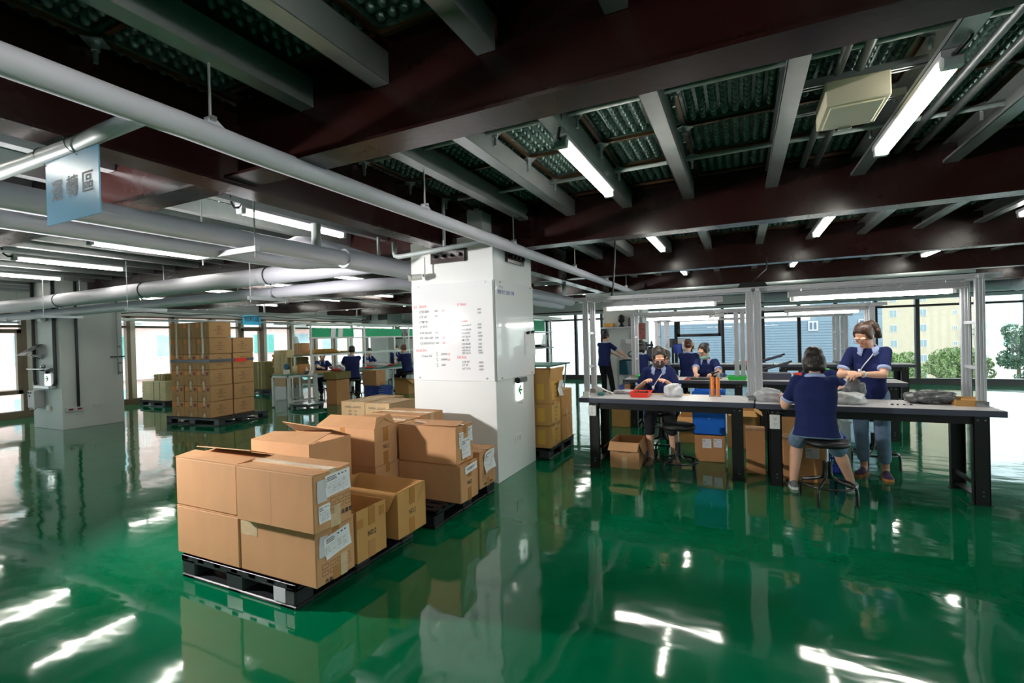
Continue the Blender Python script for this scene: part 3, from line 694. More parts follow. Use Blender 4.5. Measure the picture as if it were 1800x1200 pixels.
def workbench(label,x0,x1,y0,y1,h=.82,group='steel workbenches',xl=.12,xr=.11,name='workbench'):
    t=thing(name,label,'workbench',((x0+x1)/2,(y0+y1)/2,0),0,group)
    obj('tabletop',MB().box(x0+.004,x1-.004,y0+.004,y1-.004,h-.03,h,.002),'bench_top',t)
    e=MB()
    for q in((x0,x1,y0,y0+.014),(x0,x1,y1-.014,y1),(x0,x0+.014,y0,y1),(x1-.014,x1,y0,y1)): e.box(*q,h-.055,h-.001,.003)
    obj('edge_band',e,'bench_edge',t)
    r=MB(); r.box(x0+xl,x1-xr,y0+.03,y0+.06,h-.125,h-.05).box(x0+xl,x1-xr,y1-.08,y1-.05,h-.125,h-.05).box(x0+xl,x0+xl+.03,y0+.03,y1-.05,h-.115,h-.05).box(x1-xr-.03,x1-xr,y0+.03,y1-.05,h-.115,h-.05)
    obj('under_frame',r,'black',t)
    for xa in (x0+xl,x1-xr-.11):
        for ya,sy in ((y0+.015,1),(y1-.035,-1)):
            m=MB().box(xa,xa+.11,ya,ya+.012*sy,.006,h-.05,.002).box(xa,xa+.008,ya,ya+.055*sy,.006,h-.05).box(xa+.102,xa+.11,ya,ya+.055*sy,.006,h-.05)
            lg=obj('leg',m,'black',t)
            obj('foot_plate',MB().box(xa-.012,xa+.122,min(ya,ya+.06*sy),max(ya,ya+.06*sy),0,.007),'black',lg)
            bl=MB()
            for dx,dz in((.03,h-.085),(.08,h-.085),(.06,.12),(.06,.085)): bl.cyl((xa+dx,ya-.004*sy,dz),(xa+dx,ya+.002*sy,dz),.0075,n=8)
            obj('bolt',bl,'steel',lg)
        obj('brace',MB().box(xa+.02,xa+.035,y0+.06,y1-.08,.155,.195),'black',t); obj('brace',MB().box(xa+.02,xa+.09,y0+.06,y1-.08,.05,.065),'black',t)
    return t
def post(mb,x,y,z0,z1,wx=.034,wy=.076):
    for dy in (-wy/4-.001,wy/4+.001): mb.box(x-wx/2,x+wx/2,y+dy-wy/4+.003,y+dy+wy/4-.003,z0,z1,.003)
    mb.box(x-wx/2+.004,x+wx/2-.004,y-wy/2+.006,y+wy/2-.006,z0,z1); return mb
def post_x(mb,x,y,z0,z1,w=.072,d=.036):
    for k in (-1,0,1): mb.box(x+k*w/3-w/6+.0025,x+k*w/3+w/6-.0025,y-d/2,y+d/2,z0,z1,.002)
    mb.box(x-w/2+.004,x+w/2-.004,y-d/2+.004,y+d/2-.004,z0,z1); return mb
def light_frame(label,ends,yf,yr,z0,z1,xa,xb,yrail,group='aluminium light frames'):
    t=thing('light_gantry',label,'light frame',((xa+xb)/2,yf,z0),0,group)
    for x in ends:
        for y in (yf,yr):
            obj('post',post_x(MB(),x,y,z0,z1),'alu',t); obj('clamp',MB().box(x-.045,x+.045,y-.03,y-.018,z0,z0+.05).cyl((x+.03,y-.04,z0+.02),(x+.03,y-.03,z0+.02),.012,n=8),'steel',t)
        for z in (z0+(z1-z0)*.30,z0+(z1-z0)*.66): obj('rung',MB().box(x-.018,x+.018,yf+.02,yr-.02,z-.015,z+.015,.003),'alu',t)
        obj('cross_rail',MB().box(x-.02,x+.02,yf-.04,yr+.04,z1,z1+.035,.003),'alu',t)
    for y in yrail:
        obj('top_rail',MB().box(xa,xb,y-.018,y+.018,z1+.005,z1+.022,.002).box(xa,xb,y-.014,y+.014,z1+.022,z1+.032).box(xa,xb,y-.018,y+.018,z1+.032,z1+.05,.002),'alu_white',t)
    return t
def bench_lamp(label,x0,x1,y,z,nt=2,w=.20):
    t=thing('bench_light',label,'bench light',((x0+x1)/2,y,z),0,LED_G)
    m=MB().prism([(y-w/2,z),(y-w/2-.005,z+.012),(y-.05,z+.062),(y+.05,z+.062),(y+w/2+.005,z+.012),(y+w/2,z)],0,x0,x1)
    obj('reflector',m,'lamp_grey',t)
    for k in range(nt):
        yy=y+(k-(nt-1)/2)*.095; sh=.0 if k==0 else .02
        obj('tube',MB().cyl((x0+.05,yy,z-.022),(x1-.09-sh,yy,z-.022),.014,n=12),'led',t,True,angle=40)
        for xe in (x0+.02,x1-.09-sh): obj('socket',MB().box(xe,xe+.03,yy-.016,yy+.016,z-.04,z),'white_pl',t)
    for x in (x0+.12,x1-.12): obj('hanger',MB().cyl((x,y,z+.06),(x,y,z+.105),.005,n=6),'steel',t)
    c=MB()
    for k in range(7):
        x=x0+.25+k*.14+random.uniform(-.04,.04); c.tube([(x,y-.10,z+.085),(x+.01,y-.108,z+.05),(x-.02,y-.112,z+.035)],.0025,5)
    obj('cable_tie',c,'white_pl',t)
    return t
B1=workbench('near workbench on the left with a red tray and outlet on its leg',-1.74,.117,5.43,6.03)
B2=workbench('near workbench on the right where two women pack grey bags',.121,2.01,5.40,6.0,xl=.12)
light_frame('aluminium light frame standing on the two near workbenches',(-1.70,.09,.166,1.93),5.66,5.97,.82,1.965,-1.86,2.10,(5.70,5.92))
bench_lamp('twin tube light over the near left workbench',-1.50,-.17,5.80,1.885); bench_lamp('twin tube light over the near right workbench',.46,1.86,5.80,1.89)
R1=workbench('second-row workbench on the left behind the woman in a black mask',-1.80,.12,8.05,8.65,h=.80); R2=workbench('second-row workbench on the right, behind the near right bench',.13,2.02,8.05,8.65,h=.80)
light_frame('aluminium light frame on the second row of workbenches',(-1.66,-.06,.03,1.68),8.3,8.6,.80,1.86,-1.80,1.86,(8.32,8.56))
bench_lamp('twin tube light over the left of the second row',-1.47,-.36,8.35,1.815); bench_lamp('twin tube light over the right of the second row',.62,1.62,8.40,1.815)
bench_lamp('single tube light hung lower behind the second-row left light',-1.12,-.24,8.75,1.80,nt=1,w=.1)
workbench('third-row workbench with machines by the end windows, left half',-1.95,.6,11.1,11.7,h=.86); workbench('third-row workbench by the end windows, right half',.61,2.9,11.1,11.7,h=.86)
light_frame('aluminium light frame on the third row of workbenches',(-1.72,-1.52,1.72,1.86),11.25,11.6,.86,1.80,-1.8,2.0,(11.4,))
# stools
def stool(label,x,y,zs=.56,rot=.4):
    t=thing('work_stool',label,'stool',(x,y,0),rot,'round black stools')
    obj('seat',MB().lathe([(.0,zs-.055),(.165,zs-.055),(.178,zs-.045),(.180,zs-.022),(.172,zs-.006),(.15,zs),(.0,zs+.003)],n=36),'black',t,True,local=True,angle=50)
    obj('screw',MB().cyl((0,0,.24),(0,0,zs-.05),.011,n=10),'steel',t,True,local=True,angle=40)
    obj('foot_ring',MB().tube([(.205*math.cos(a),.205*math.sin(a),.158) for a in [i*PI/18 for i in range(36)]],.011,8,closed=True),'black_gloss',t,True,local=True)
    for i in range(4):
        a=PI/4+i*PI/2; c,s_=math.cos(a),math.sin(a); P=lambda r,z:(r*c,r*s_,z)
        obj('leg',MB().tube([P(.026,zs-.20),P(.026,.27),P(.032,.235),P(.055,.205),P(.11,.183),P(.19,.168),P(.215,.155),P(.226,.13),P(.228,.0)],.0135,10),'black_gloss',t,True,local=True,angle=40)
    return t
stool('round black stool the woman with her back to us sits on',.68,5.10,rot=.35); stool('empty round black stool in front of the near left workbench',-.64,5.50,rot=.15)
stool('round black stool under the woman in a black mask',-.94,6.36,rot=.6); stool('round black stool behind the standing woman in glasses',1.33,6.55,.58,rot=.3)
# things on the near benches
ZT=.82
def tray(label,x0,x1,y0,y1,z,h,mat,fill=None,name='parts_tray'):
    t=thing(name,label,'tray',((x0+x1)/2,(y0+y1)/2,z)); k=.018
    m=MB(); o=[(x0-k,y0-k),(x1+k,y0-k),(x1+k,y1+k),(x0-k,y1+k)]; i=[(x0,y0),(x1,y0),(x1,y1),(x0,y1)]
    w=.006; oi=[(x0-k+w,y0-k+w),(x1+k-w,y0-k+w),(x1+k-w,y1+k-w),(x0-k+w,y1+k-w)]; ii=[(x0+w,y0+w),(x1-w,y0+w),(x1-w,y1-w),(x0+w,y1-w)]
    vs=[(*p,z) for p in i]+[(*p,z+h) for p in o]+[(*p,z+h) for p in oi]+[(*p,z+.006) for p in ii]
    fs=[(3,2,1,0),(12,13,14,15)]+[(a,(a+1)%4,4+(a+1)%4,4+a) for a in range(4)]+[(4+a,4+(a+1)%4,8+(a+1)%4,8+a) for a in range(4)]+[(8+a,8+(a+1)%4,12+(a+1)%4,12+a) for a in range(4)]
    m.add(vs,fs); obj('tray_body',m,mat,t)
    obj('rim',MB().box(x0-k-.006,x1+k+.006,y0-k-.006,y0-k+.004,z+h-.006,z+h+.003).box(x0-k-.006,x1+k+.006,y1+k-.004,y1+k+.006,z+h-.006,z+h+.003).box(x0-k-.006,x0-k+.004,y0-k,y1+k,z+h-.006,z+h+.003).box(x1+k-.004,x1+k+.006,y0-k,y1+k,z+h-.006,z+h+.003),mat,t)
    if fill:
        p=MB(); rnd=random.Random(len(label))
        for _ in range(60):
            c=Vector((rnd.uniform(x0+.02,x1-.02),rnd.uniform(y0+.02,y1-.02),z+h*.55+rnd.uniform(0,h*.4))); p.ob(c,(.022,.012,.012),Euler((rnd.random()*3,rnd.random()*3,rnd.random()*3)).to_matrix(),.002)
        o=tag(obj('small_parts',p,fill),'small black parts heaped in the '+label.split(' with ')[0],'parts'); o['kind']='stuff'
    return t
tray('red plastic tray with small black parts on the near left bench',-1.16,-.98,5.61,5.84,ZT,.055,'red_pl','black')
tag(obj('card_sheet',MB().box(-1.04,-.55,5.93,6.02,ZT,ZT+.006),'card_pale'),'strip of tan card lying under the white bag on the near left bench','card')
def bag(label,x,y,z,rx,ry,rz_,mat,seed,cat='plastic bag',nu=40,knot=None):
    rnd=random.Random(seed); mb=MB().ell((0,0,0),(1,1,1),None,nu,26)
    K=[(Vector((rnd.uniform(-1,1),rnd.uniform(-1,1),rnd.uniform(-1,1))).normalized(),rnd.uniform(5,11),rnd.uniform(0,6)) for _ in range(9)]
    for p in mb.v:
        d=0
        for k,fq,ph in K: d+=math.sin(p.dot(k)*fq+ph)
        sc=1+.045*d
        q=Vector((math.copysign(abs(p.x)**.8,p.x),math.copysign(abs(p.y)**.8,p.y),p.z)); zz=q.z*sc
        zz=max(zz,-.72); p.x,p.y,p.z=x+q.x*rx*sc,y+q.y*ry*sc,z+(zz+.72)*rz_/1.6
    t=thing('plastic_bag',label,cat,(x,y,z)); obj('bag_film',mb,mat,t,True)
    if knot:
        kx,ky,kz=knot; obj('gathered_neck',MB().tube([(x+kx*.6,y+ky*.6,z+kz*.75),(x+kx*.9,y+ky*.9,z+kz),(x+kx*1.15,y+ky*1.15,z+kz*1.12)],[.03,.012,.035],10),mat,t,True)
    return t
bag('crumpled white plastic bag in front of the woman in a black mask',-.72,5.80,ZT,.10,.10,.14,'bag_white',3)
bag('flat grey plastic bag at the rear left of the near left bench',-1.30,5.93,ZT,.14,.06,.05,'bag_grey',5)
bag('crumpled bag at the hands of the bobbed woman with her back to us',.245,5.63,ZT,.13,.10,.12,'bag_grey',8)
bag('white plastic bag lying between the two packing women',.93,5.60,ZT,.14,.10,.11,'bag_white',12); bag('dark grey bag the standing woman is closing',1.02,5.80,ZT,.09,.07,.21,'bag_dark',14)
bag('big dark grey plastic bag lying alone at the right of the near right bench',1.62,5.82,ZT,.20,.12,.115,'bag_dark',17,knot=(-.17,.0,.04))
cb=carton('small shallow tan carton open on the right end of the near right bench',1.855,5.72,ZT,.20,.15,.055,rot=-.06,mat='card_yel',top='open',name='cardboard_box',flaps=[[(-.1,.075,.055),(.1,.075,.055),(.1,.085,.07),(-.1,.085,.07)],[(-.06,-.072,.05),(.05,-.072,.05),(.06,-.02,.062),(-.05,-.02,.06)]])
for k,(x,y) in enumerate(((1.28,5.62),(1.32,5.615),(1.37,5.62),(1.42,5.61))): tag(obj('small_part',MB().ob((x,y,ZT+.005),(.022,.012,.01),rz(k),.002),'black'),'small black part lying in a row in front of the dark grey bag','part','loose black parts on the near right bench')
tag(obj('small_part',MB().ob((1.47,5.74,ZT+.006),(.05,.018,.012),rz(.1),.003),'black'),'black clip lying left of the big dark grey bag','part')
gt=thing('gas_torch','pair of orange gas canisters with black nozzle on the near left bench','gas torch',(-.277,5.9,ZT))
for x in (-.30,-.245): obj('canister',MB().lathe([(.0,0),(.022,0),(.022,.20),(.017,.215),(.008,.22),(0,.22)],(x,5.9,ZT+.006),18),'orange_can',gt,True,angle=40)
obj('bracket',MB().box(-.34,-.21,5.86,5.94,ZT,ZT+.006).box(-.332,-.326,5.89,5.91,ZT,ZT+.2),'steel',gt); obj('nozzle',MB().cyl((-.30,5.9,ZT+.22),(-.295,5.9,ZT+.255),.011,n=10).ell((-.29,5.895,ZT+.265),(.025,.016,.016)).cyl((-.27,5.89,ZT+.27),(-.23,5.87,ZT+.285),.009,n=10),'black',gt,True,angle=40); obj('knob',MB().cyl((-.245,5.9,ZT+.22),(-.245,5.9,ZT+.265),.012,n=12),'steel',gt,True,angle=40)
dsp=thing('tape_dispenser','white tape dispenser at the left end of the near left bench','tape dispenser',(-1.50,5.75,ZT))
obj('dispenser_body',MB().prism([(-1.60,.82),(-1.42,.82),(-1.40,.85),(-1.47,.87),(-1.60,.935),(-1.625,.93)],1,5.72,5.77),'white_pl',dsp); obj('slots',MB().ob((-1.50,5.718,.868),(.05,.004,.012),Matrix.Rotation(.35,3,'Y')).ob((-1.44,5.718,.85),(.025,.004,.01),Matrix.Rotation(.35,3,'Y')),'black',dsp)
pm('teal_film',(60,130,128),.3,var=.2); bag('small teal film packet beside the white tape dispenser',-1.54,5.70,ZT,.04,.03,.035,'teal_film',21)
tag(obj('paper_stack',MB().box(-1.72,-1.635,5.5,5.56,ZT,ZT+.012).box(-1.71,-1.64,5.53,5.56,ZT+.012,ZT+.06,.006),'white_pl'),'white card holder at the left front corner of the near left bench','card holder')
tag(obj('charger',MB().box(.0,.06,5.56,5.60,ZT,ZT+.03,.004),'white_pl'),'small white adapter at the foot of the middle frame posts','adapter')
def outlet(label,x0,x1,y,z0,z1,wall='-y',mat='white_pl'):
    t=thing('power_outlet',label,'power outlet',((x0+x1)/2,y,(z0+z1)/2))
    obj('cover_plate',MB().box(x0,x1,y-.03,y,z0,z1,.004),mat,t); sl=MB()
    xm=(x0+x1)/2
    for zc in (z0+(z1-z0)*.7,z0+(z1-z0)*.32):
        for dx in(-.009,.009): sl.box(xm+dx-.002,xm+dx+.002,y-.0315,y-.029,zc,zc+.012)
        sl.cyl((xm,y-.0315,zc-.01),(xm,y-.029,zc-.01),.0035,n=8)
    obj('slots',sl,'black',t); obj('cord',MB().tube([(xm,y-.02,z1),(xm+.03,y-.03,z1+.03),(xm+.09,y-.01,z1+.01)],.004,6),'dark_grey',t,True); return t
outlet('white outlet box on the front left leg of the near left bench',-1.62,-1.53,5.445,.615,.735); outlet('white outlet box on the front left leg of the near right bench',.245,.335,5.415,.575,.715)
# under and behind the near benches
ub='cartons under and behind the near benches'
ob_=carton('open tan carton with flaps folded down under the near left bench',-1.245,5.78,0,.335,.45,.30,group=ub,top='open',flaps=[[(-.167,-.225,.30),(.167,-.225,.30),(.16,-.285,.21),(-.18,-.285,.21)],[(.167,-.225,.3),(.167,.225,.3),(.215,.2,.17),(.215,-.18,.17)],[(-.167,-.2,.3),(-.167,.225,.3),(-.25,.2,.20),(-.25,-.2,.22)]])
face_text(ob_,'CARTON',.045,.0,.19,.225,'print_brown','-y',.001); obj('tape',MB().box(-.03,.03,-.2266,-.225,0,.13),'tape_clear',ob_,local=True)
cr_=carton('tan carton wrapped in shiny film below the blue box',-.36,6.33,0,.33,.33,.315,group=ub,mat='card_warm'); paper(cr_,-.03,.22,.10,.11,.165,'-y',seed=31); paper(cr_,.09,.23,.09,.10,.165,'-y',seed=32)
bb=thing('blue_box','blue corrugated plastic box on a carton behind the near left bench','box',(-.365,6.33,.325))
obj('box_body',MB().box(-.545,-.185,6.17,6.176,.325,.84).box(-.545,-.185,6.48,6.486,.325,.84).box(-.545,-.539,6.17,6.486,.325,.84).box(-.191,-.185,6.17,6.486,.325,.84).box(-.545,-.185,6.17,6.486,.325,.331),'blue_board',bb); obj('rivet',MB().cyl((-.36,6.165,.52),(-.36,6.17,.52),.006,n=8),'white_pl',bb)
carton('taped tan carton on the floor beside the legs of the second-row left bench',-1.845,8.42,0,.30,.80,.36,group=ub,mat='card_yel',tmat='tape_clear')
carton('open tan carton behind the stool of the woman in a black mask',-.62,7.35,0,.42,.40,.36,group=ub,mat='card_yel',top='open',flaps=[[(-.21,-.2,.36),(.21,-.2,.36),(.21,-.33,.30),(-.21,-.33,.30)],[(-.21,.2,.36),(.21,.2,.36),(.21,.3,.45),(-.21,.3,.45)]])
carton('open tan carton right of the blue box with its flap up',-.02,7.2,0,.34,.36,.50,group=ub,mat='card_yel',top='open',flaps=[[(-.17,-.18,.5),(.17,-.18,.5),(.2,-.28,.44),(-.14,-.28,.44)],[(.17,-.18,.5),(.17,.18,.5),(.26,.18,.44),(.26,-.18,.44)]])
carton('tan carton behind the legs between the two near benches',.30,8.95,0,.30,.4,.62,group=ub,mat='card_yel'); carton('low tan carton under the second-row right bench',.62,8.4,0,.34,.4,.55,group=ub,mat='card_warm')
bx=carton('brown carton with grey label under the near right bench, behind bare legs',.57,5.83,0,.40,.36,.42,group=ub,mat='card_warm',tmat='tape_clear'); paper(bx,.06,.30,.12,.10,.18,'-y',seed=35,mat='paper_grey'); carton('dark brown carton at the left of the grey-labelled one under the bench',.125,5.95,0,.19,.3,.47,group=ub,mat='card_warm')
def crate(label,x0,x1,y0,y1,z0,z1,mat,n=9,name='plastic_crate',group=None):
    t=thing(name,label,'crate',((x0+x1)/2,(y0+y1)/2,z0),0,group); mb=MB(); mb.box(x0,x1,y0,y1,z0,z0+.006)
    H=z1-z0
    for z in [z0+H*i/5 for i in range(6)]:
        for q in((x0,x1,y0,y0+.012),(x0,x1,y1-.012,y1),(x0,x0+.012,y0,y1),(x1-.012,x1,y0,y1)): mb.box(*q,z-.009 if z>z0 else z,z+.009 if z<z1 else z)
    for i in range(n+1):
        x=x0+(x1-x0-.012)*i/n
        for y in(y0+.002,y1-.010): mb.box(x,x+.012,y,y+.008,z0,z1)
        y=y0+(y1-y0-.012)*i/n
        for x in(x0+.002,x1-.010): mb.box(x,x+.008,y,y+.012,z0,z1)
    obj('basket',mb,mat,t); obj('rim',MB().box(x0-.01,x1+.01,y0-.01,y0+.004,z1-.02,z1).box(x0-.01,x1+.01,y1-.004,y1+.01,z1-.02,z1).box(x0-.01,x0+.004,y0,y1,z1-.02,z1).box(x1-.004,x1+.01,y0,y1,z1-.02,z1),mat,t)
    return t
crate('dark blue plastic crate under the near right bench behind the seated woman',.76,.98,6.12,6.45,0,.40,'blue_pl')
pm('clear_pl',(206,216,214),.15,alpha=.55,var=.05); crate('clear plastic basket standing by the jeans of the standing woman',1.02,1.10,6.5,6.8,0,.50,'clear_pl',n=5)
crate('blue plastic crate stacked with trays at the left rear of the benches',-2.15,-1.62,9.3,9.7,.0,.56,'blue_pl',group=None); carton('folded brown card leaning on the blue crate at the left rear',-1.88,9.15,.0,.24,.05,.60,mat='card_warm')
tag(obj('tray_stack',MB().box(-2.1,-1.68,9.35,9.65,.565,.585).box(-2.1,-1.68,9.35,9.65,.595,.612).box(-2.08,-1.7,9.37,9.63,.58,.6),'dark_grey'),'grey trays stacked on the blue crate at the left rear','trays')
# second-row bench top
def gtray(label,x0,x1,y0,y1,z,mat='green_pl',h=.055): return tray(label,x0,x1,y0,y1,z,h,mat)
gtray('green plastic tray at the left end of the second row',-1.57,-1.33,8.15,8.4,.80); gtray('green plastic tray right of the woman with the mask at her chin',-.18,.06,8.15,8.4,.80)
gtray('green tray on top of a white one behind the bobbed woman',.92,1.15,8.30,8.5,.905); tray('white tray with labels under the green one behind the bobbed woman',.92,1.15,8.28,8.52,.80,.095,'white_pl'); gtray('red plastic tray beside the green and white trays',.74,.88,8.35,8.6,.80,'red_pl',.085)
tag(obj('parts_bin',MB().box(.20,.68,8.3,8.55,.80,.90,.006).box(.26,.40,8.296,8.302,.83,.87),'bench_edge'),'long grey-blue bin on the second-row right bench','bin')
tray('black parts tray in front of the woman with the mask at her chin',-.78,-.35,8.15,8.32,.80,.02,'black')
tag(obj('small_part',MB().ob((-.98,8.15,.81),(.06,.03,.02),rz(.2),.004),'orange_can'),'orange part by the hand of the ponytailed woman','part'); tag(obj('small_part',MB().ob((-.78,8.10,.81),(.09,.04,.016),rz(-.1),.004),'red_pl'),'red part lying on the front edge of the second row','part')
ro=thing('tape_gun','grey metal tape gun standing on the second-row bench','tape gun',(-.27,8.3,.80)); obj('grip',MB().cyl((-.30,8.3,.80),(-.28,8.3,.87),.016,n=10).cyl((-.28,8.28,.86),(-.28,8.33,.86),.035,n=16),'steel',ro,True,angle=40); obj('nozzle',MB().cyl((-.25,8.3,.88),(-.20,8.3,.86),.010,n=8),'blue_pl',ro)
for x,z,lb in ((.52,.98,'lower'),(.42,1.10,'upper')): 
    tt=thing('slanting_lamp',lb+' slanting grey lamp bar above the second-row right bench','lamp bar',(x,9.2,z)); obj('arm_bar',MB().tube([(x-.18,9.2,z-.09),(x+.2,9.2,z+.03)],.022,8),'bench_edge',tt); obj('end_clip',MB().ob((x+.22,9.2,z+.045),(.05,.03,.03),Matrix.Rotation(-.3,3,'Y')),'black',tt)
    obj('stand',MB().cyl((x-.18,9.2,0),(x-.18,9.2,z-.08),.012,n=8),'dark_grey',tt)
# ---------------------------------------------------------------- people
def skin_mat(name,rgb):
    m=pm(name,rgb,.5,var=.05,vs=9,bump=.03,bs=120); b=m.node_tree.nodes['Principled BSDF']
    b.inputs['Subsurface Weight'].default_value=.08; b.inputs['Subsurface Radius'].default_value=(.02,.008,.004)
skin_mat('skin',(226,174,146)); skin_mat('skin_tan',(206,152,122)); skin_mat('lip',(186,96,92))
pm('navy',(28,38,86),.8,var=.12,vs=7,bump=.25,bs=11,spec=.2); pm('navy_dark',(24,32,70),.8,var=.1,vs=7,bump=.2,bs=11,spec=.2)
pm('collar_blue',(168,184,226),.8,var=.04,bump=.15,bs=90,spec=.2)
pm('denim',(118,142,170),.85,var=.16,vs=16,bump=.3,bs=18,spec=.15); pm('dark_cloth',(44,44,50),.85,var=.1,bump=.25,bs=14,spec=.15); pm('black_cloth',(24,24,28),.85,var=.1,bump=.2,bs=14,spec=.15)
def hair_mat(name,rgb):
    pm(name,rgb,.38,var=.35,vs=30,bump=.5,bs=46,stretch=(1.6,1.6,.18),spec=.5)
hair_mat('hair_black',(30,22,20)); hair_mat('hair_brown',(62,40,30)); hair_mat('hair_red',(96,50,30)); hair_mat('hair_dark',(40,30,26))
pm('shoe_purple',(58,40,78),.7,var=.2,vs=60,bump=.3,bs=200); pm('shoe_grey',(110,110,114),.7,var=.4,vs=70,bump=.3,bs=200); pm('shoe_brown',(96,80,66),.6,var=.15)
pm('sole_white',(222,218,212),.6,var=.03); pm('sole_orange',(196,120,60),.6,var=.05); pm('mask_black',(62,62,66),.8,var=.05,bump=.2,bs=60); pm('mask_green',(150,212,204),.8,var=.03,bump=.2,bs=60)
pm('eye_dark',(28,20,18),.3,var=0); pm('glasses_red',(150,60,50),.3,var=0); pm('lanyard',(222,222,232),.6,var=0); pm('lens',(220,225,228),.1,alpha=.18,var=0)
def cap(mb,a,b,ra,rb,n=14):
    a=Vector(a); b=Vector(b); mb.cyl(a,b,ra,rb,n); mb.ell(a,ra,None,n,8); mb.ell(b,rb,None,n,8)
def loft(mb,secs,n=24):
    """secs: (centre, axis u, axis v, ru, rv)"""
    vs=[]
    for c,u,v,ru,rv in secs:
        for k in range(n):
            a=2*PI*k/n; ca,sa=math.cos(a),math.sin(a)
            e=.82; x=math.copysign(abs(ca)**e,ca); y=math.copysign(abs(sa)**e,sa)
            vs.append(c+u*(ru*x)+v*(rv*y))
    m=len(secs); fs=[(j*n+k,j*n+(k+1)%n,(j+1)*n+(k+1)%n,(j+1)*n+k) for j in range(m-1) for k in range(n)]
    fs+=[tuple(range(n))[::-1],tuple(range((m-1)*n,m*n))]; mb.add(vs,fs)
def fuse(name,mb,mat,parent,vox=.008,sm=4,label=None):
    """join overlapping solids into one continuous smooth surface"""
    inv=wm(parent).inverted() if parent else Matrix()
    me=mesh_of(name,mb); t=bpy.data.objects.new('t',me); C.objects.link(t)
    r=t.modifiers.new('r','REMESH'); r.mode='VOXEL'; r.voxel_size=vox; r.use_smooth_shade=True
    s=t.modifiers.new('s','SMOOTH'); s.factor=.5; s.iterations=sm
    bpy.context.view_layer.update(); dg=bpy.context.evaluated_depsgraph_get()
    m2=bpy.data.meshes.new_from_object(t.evaluated_get(dg)); bpy.data.objects.remove(t); bpy.data.meshes.remove(me)
    m2.name=name; m2.transform(inv); m2.materials.clear(); m2.materials.append(M[mat])
    m2.polygons.foreach_set('use_smooth',[True]*len(m2.polygons))
    o=bpy.data.objects.new(name,m2); C.objects.link(o)
    if parent: o.parent=parent
    WM[o]=wm(parent).copy() if parent else Matrix()
    if label: o['label']=label
    return o
def ik(a,b,l1,l2,hint):
    a,b=Vector(a),Vector(b); d=b-a; L=min(d.length,(l1+l2)*.998); d.normalize(); b=a+d*L
    x=(l1*l1-l2*l2+L*L)/(2*L); h=math.sqrt(max(0,l1*l1-x*x)); hv=Vector(hint); hv=hv-d*hv.dot(d)
    hv=hv.normalized() if hv.length>1e-5 else frame(d)[0]
    return a+d*x+hv*h,b
def hand(mb,w,d,n,side,s=1.0,curl=.5,pinch=True):
    """palm and five fingers; d = wrist-to-knuckle direction, n = out of the palm, side = towards the thumb"""
    d=Vector(d).normalized(); n=Vector(n); n=(n-d*n.dot(d)).normalized(); sd=Vector(side); sd=(sd-d*sd.dot(d)-n*sd.dot(n)).normalized()
    P=lambda a,b,c: w+d*(a*s)+sd*(b*s)+n*(c*s)
    R=Matrix((d,sd,n)).transposed()
    mb.ell(P(.045,0,0),(.052*s,.038*s,.017*s),R,14,8); mb.ell(P(.018,.0,0),(.034*s,.028*s,.019*s),R,12,8)
    for i,(off,ln) in enumerate(((.030,.070),(.010,.078),(-.011,.072),(-.031,.057))):
        k=P(.082-.004*abs(i-1.2),off,0); ang=curl*(.55+.12*i); p=k; r=.0088*s
        fwd=d; 
        for q,fr in enumerate((.45,.32,.23)):
            ang_=ang*(1+q*.9); dirv=d*math.cos(ang_)+n*math.sin(ang_)+sd*(off*1.2)*(1-q*.4)
            e=p+dirv.normalized()*(ln*fr*s); cap(mb,p,e,r,r*.92,8); p=e; r*=.92
    t0=P(.022,.030,.006); t1=P(.050,.052,.022); t2=P(.078,.050 if not pinch else .036,.038); 
    cap(mb,t0,t1,.0125*s,.0105*s,8); cap(mb,t1,t2,.0105*s,.0085*s,8); cap(mb,t2,t2+(t2-t1)*.45+d*.006,.0085*s,.0075*s,8)
def shoe(parent,ank,fd,s,mat,sole):
    fd=Vector(fd); fd.z=0; fd.normalize(); sd=Vector((fd.y,-fd.x,0)); z0=0
    base=Vector((ank.x,ank.y,0))
    prof=[(-.072,.018,.020,.050),(-.060,.030,.020,.075),(-.02,.034,.020,.094),(.03,.036,.020,.082),(.08,.043,.020,.064),(.125,.046,.020,.052),(.16,.040,.020,.044),(.182,.024,.022,.034)]
    vs=[];n=12
    for y,w,zb,zt in prof:
        for k in range(n):
            a=PI*2*k/n; x=math.cos(a)*w; zz=math.sin(a)
            z=zb+(zt-zb)*max(0,zz)**.8 if zz>0 else zb-.002
            vs.append(base+(fd*y+sd*x)*s+Vector((0,0,z*s)))
    m=len(prof); mb=MB().add(vs,[(j*n+k,j*n+(k+1)%n,(j+1)*n+(k+1)%n,(j+1)*n+k) for j in range(m-1) for k in range(n)]+[tuple(range(n)),tuple(range((m-1)*n,m*n))])
    o=obj('shoe',mb,mat,parent,True)
    out=[(-.078,.016),(-.066,.032),(-.02,.036),(.03,.037),(.08,.045),(.13,.048),(.168,.038),(.188,.018)]
    ring=[(w,y) for y,w in out]+[(-w,y) for y,w in out[::-1]]; k=len(ring)
    vs=[base+(fd*y+sd*x)*s+Vector((0,0,z)) for z in (.001,.026*s) for x,y in ring]
    obj('sole',MB().add(vs,[tuple(range(k)),tuple(range(k,2*k))]+[(i,(i+1)%k,k+(i+1)%k,k+i) for i in range(k)]),sole,o)
    if s>.9 and mat!='shoe_brown':
        lc=MB()
        for q in range(4):
            y=.02+.022*q; z=(.088-.011*q)*s
            lc.tube([base+(fd*y+sd*x)*s+Vector((0,0,z-abs(x)*.35)) for x in(-.022,0,.022)],.0028,5)
        obj('laces',lc,'lanyard' if mat=='shoe_grey' else 'shoe_purple',o,True)
PEOPLE={}
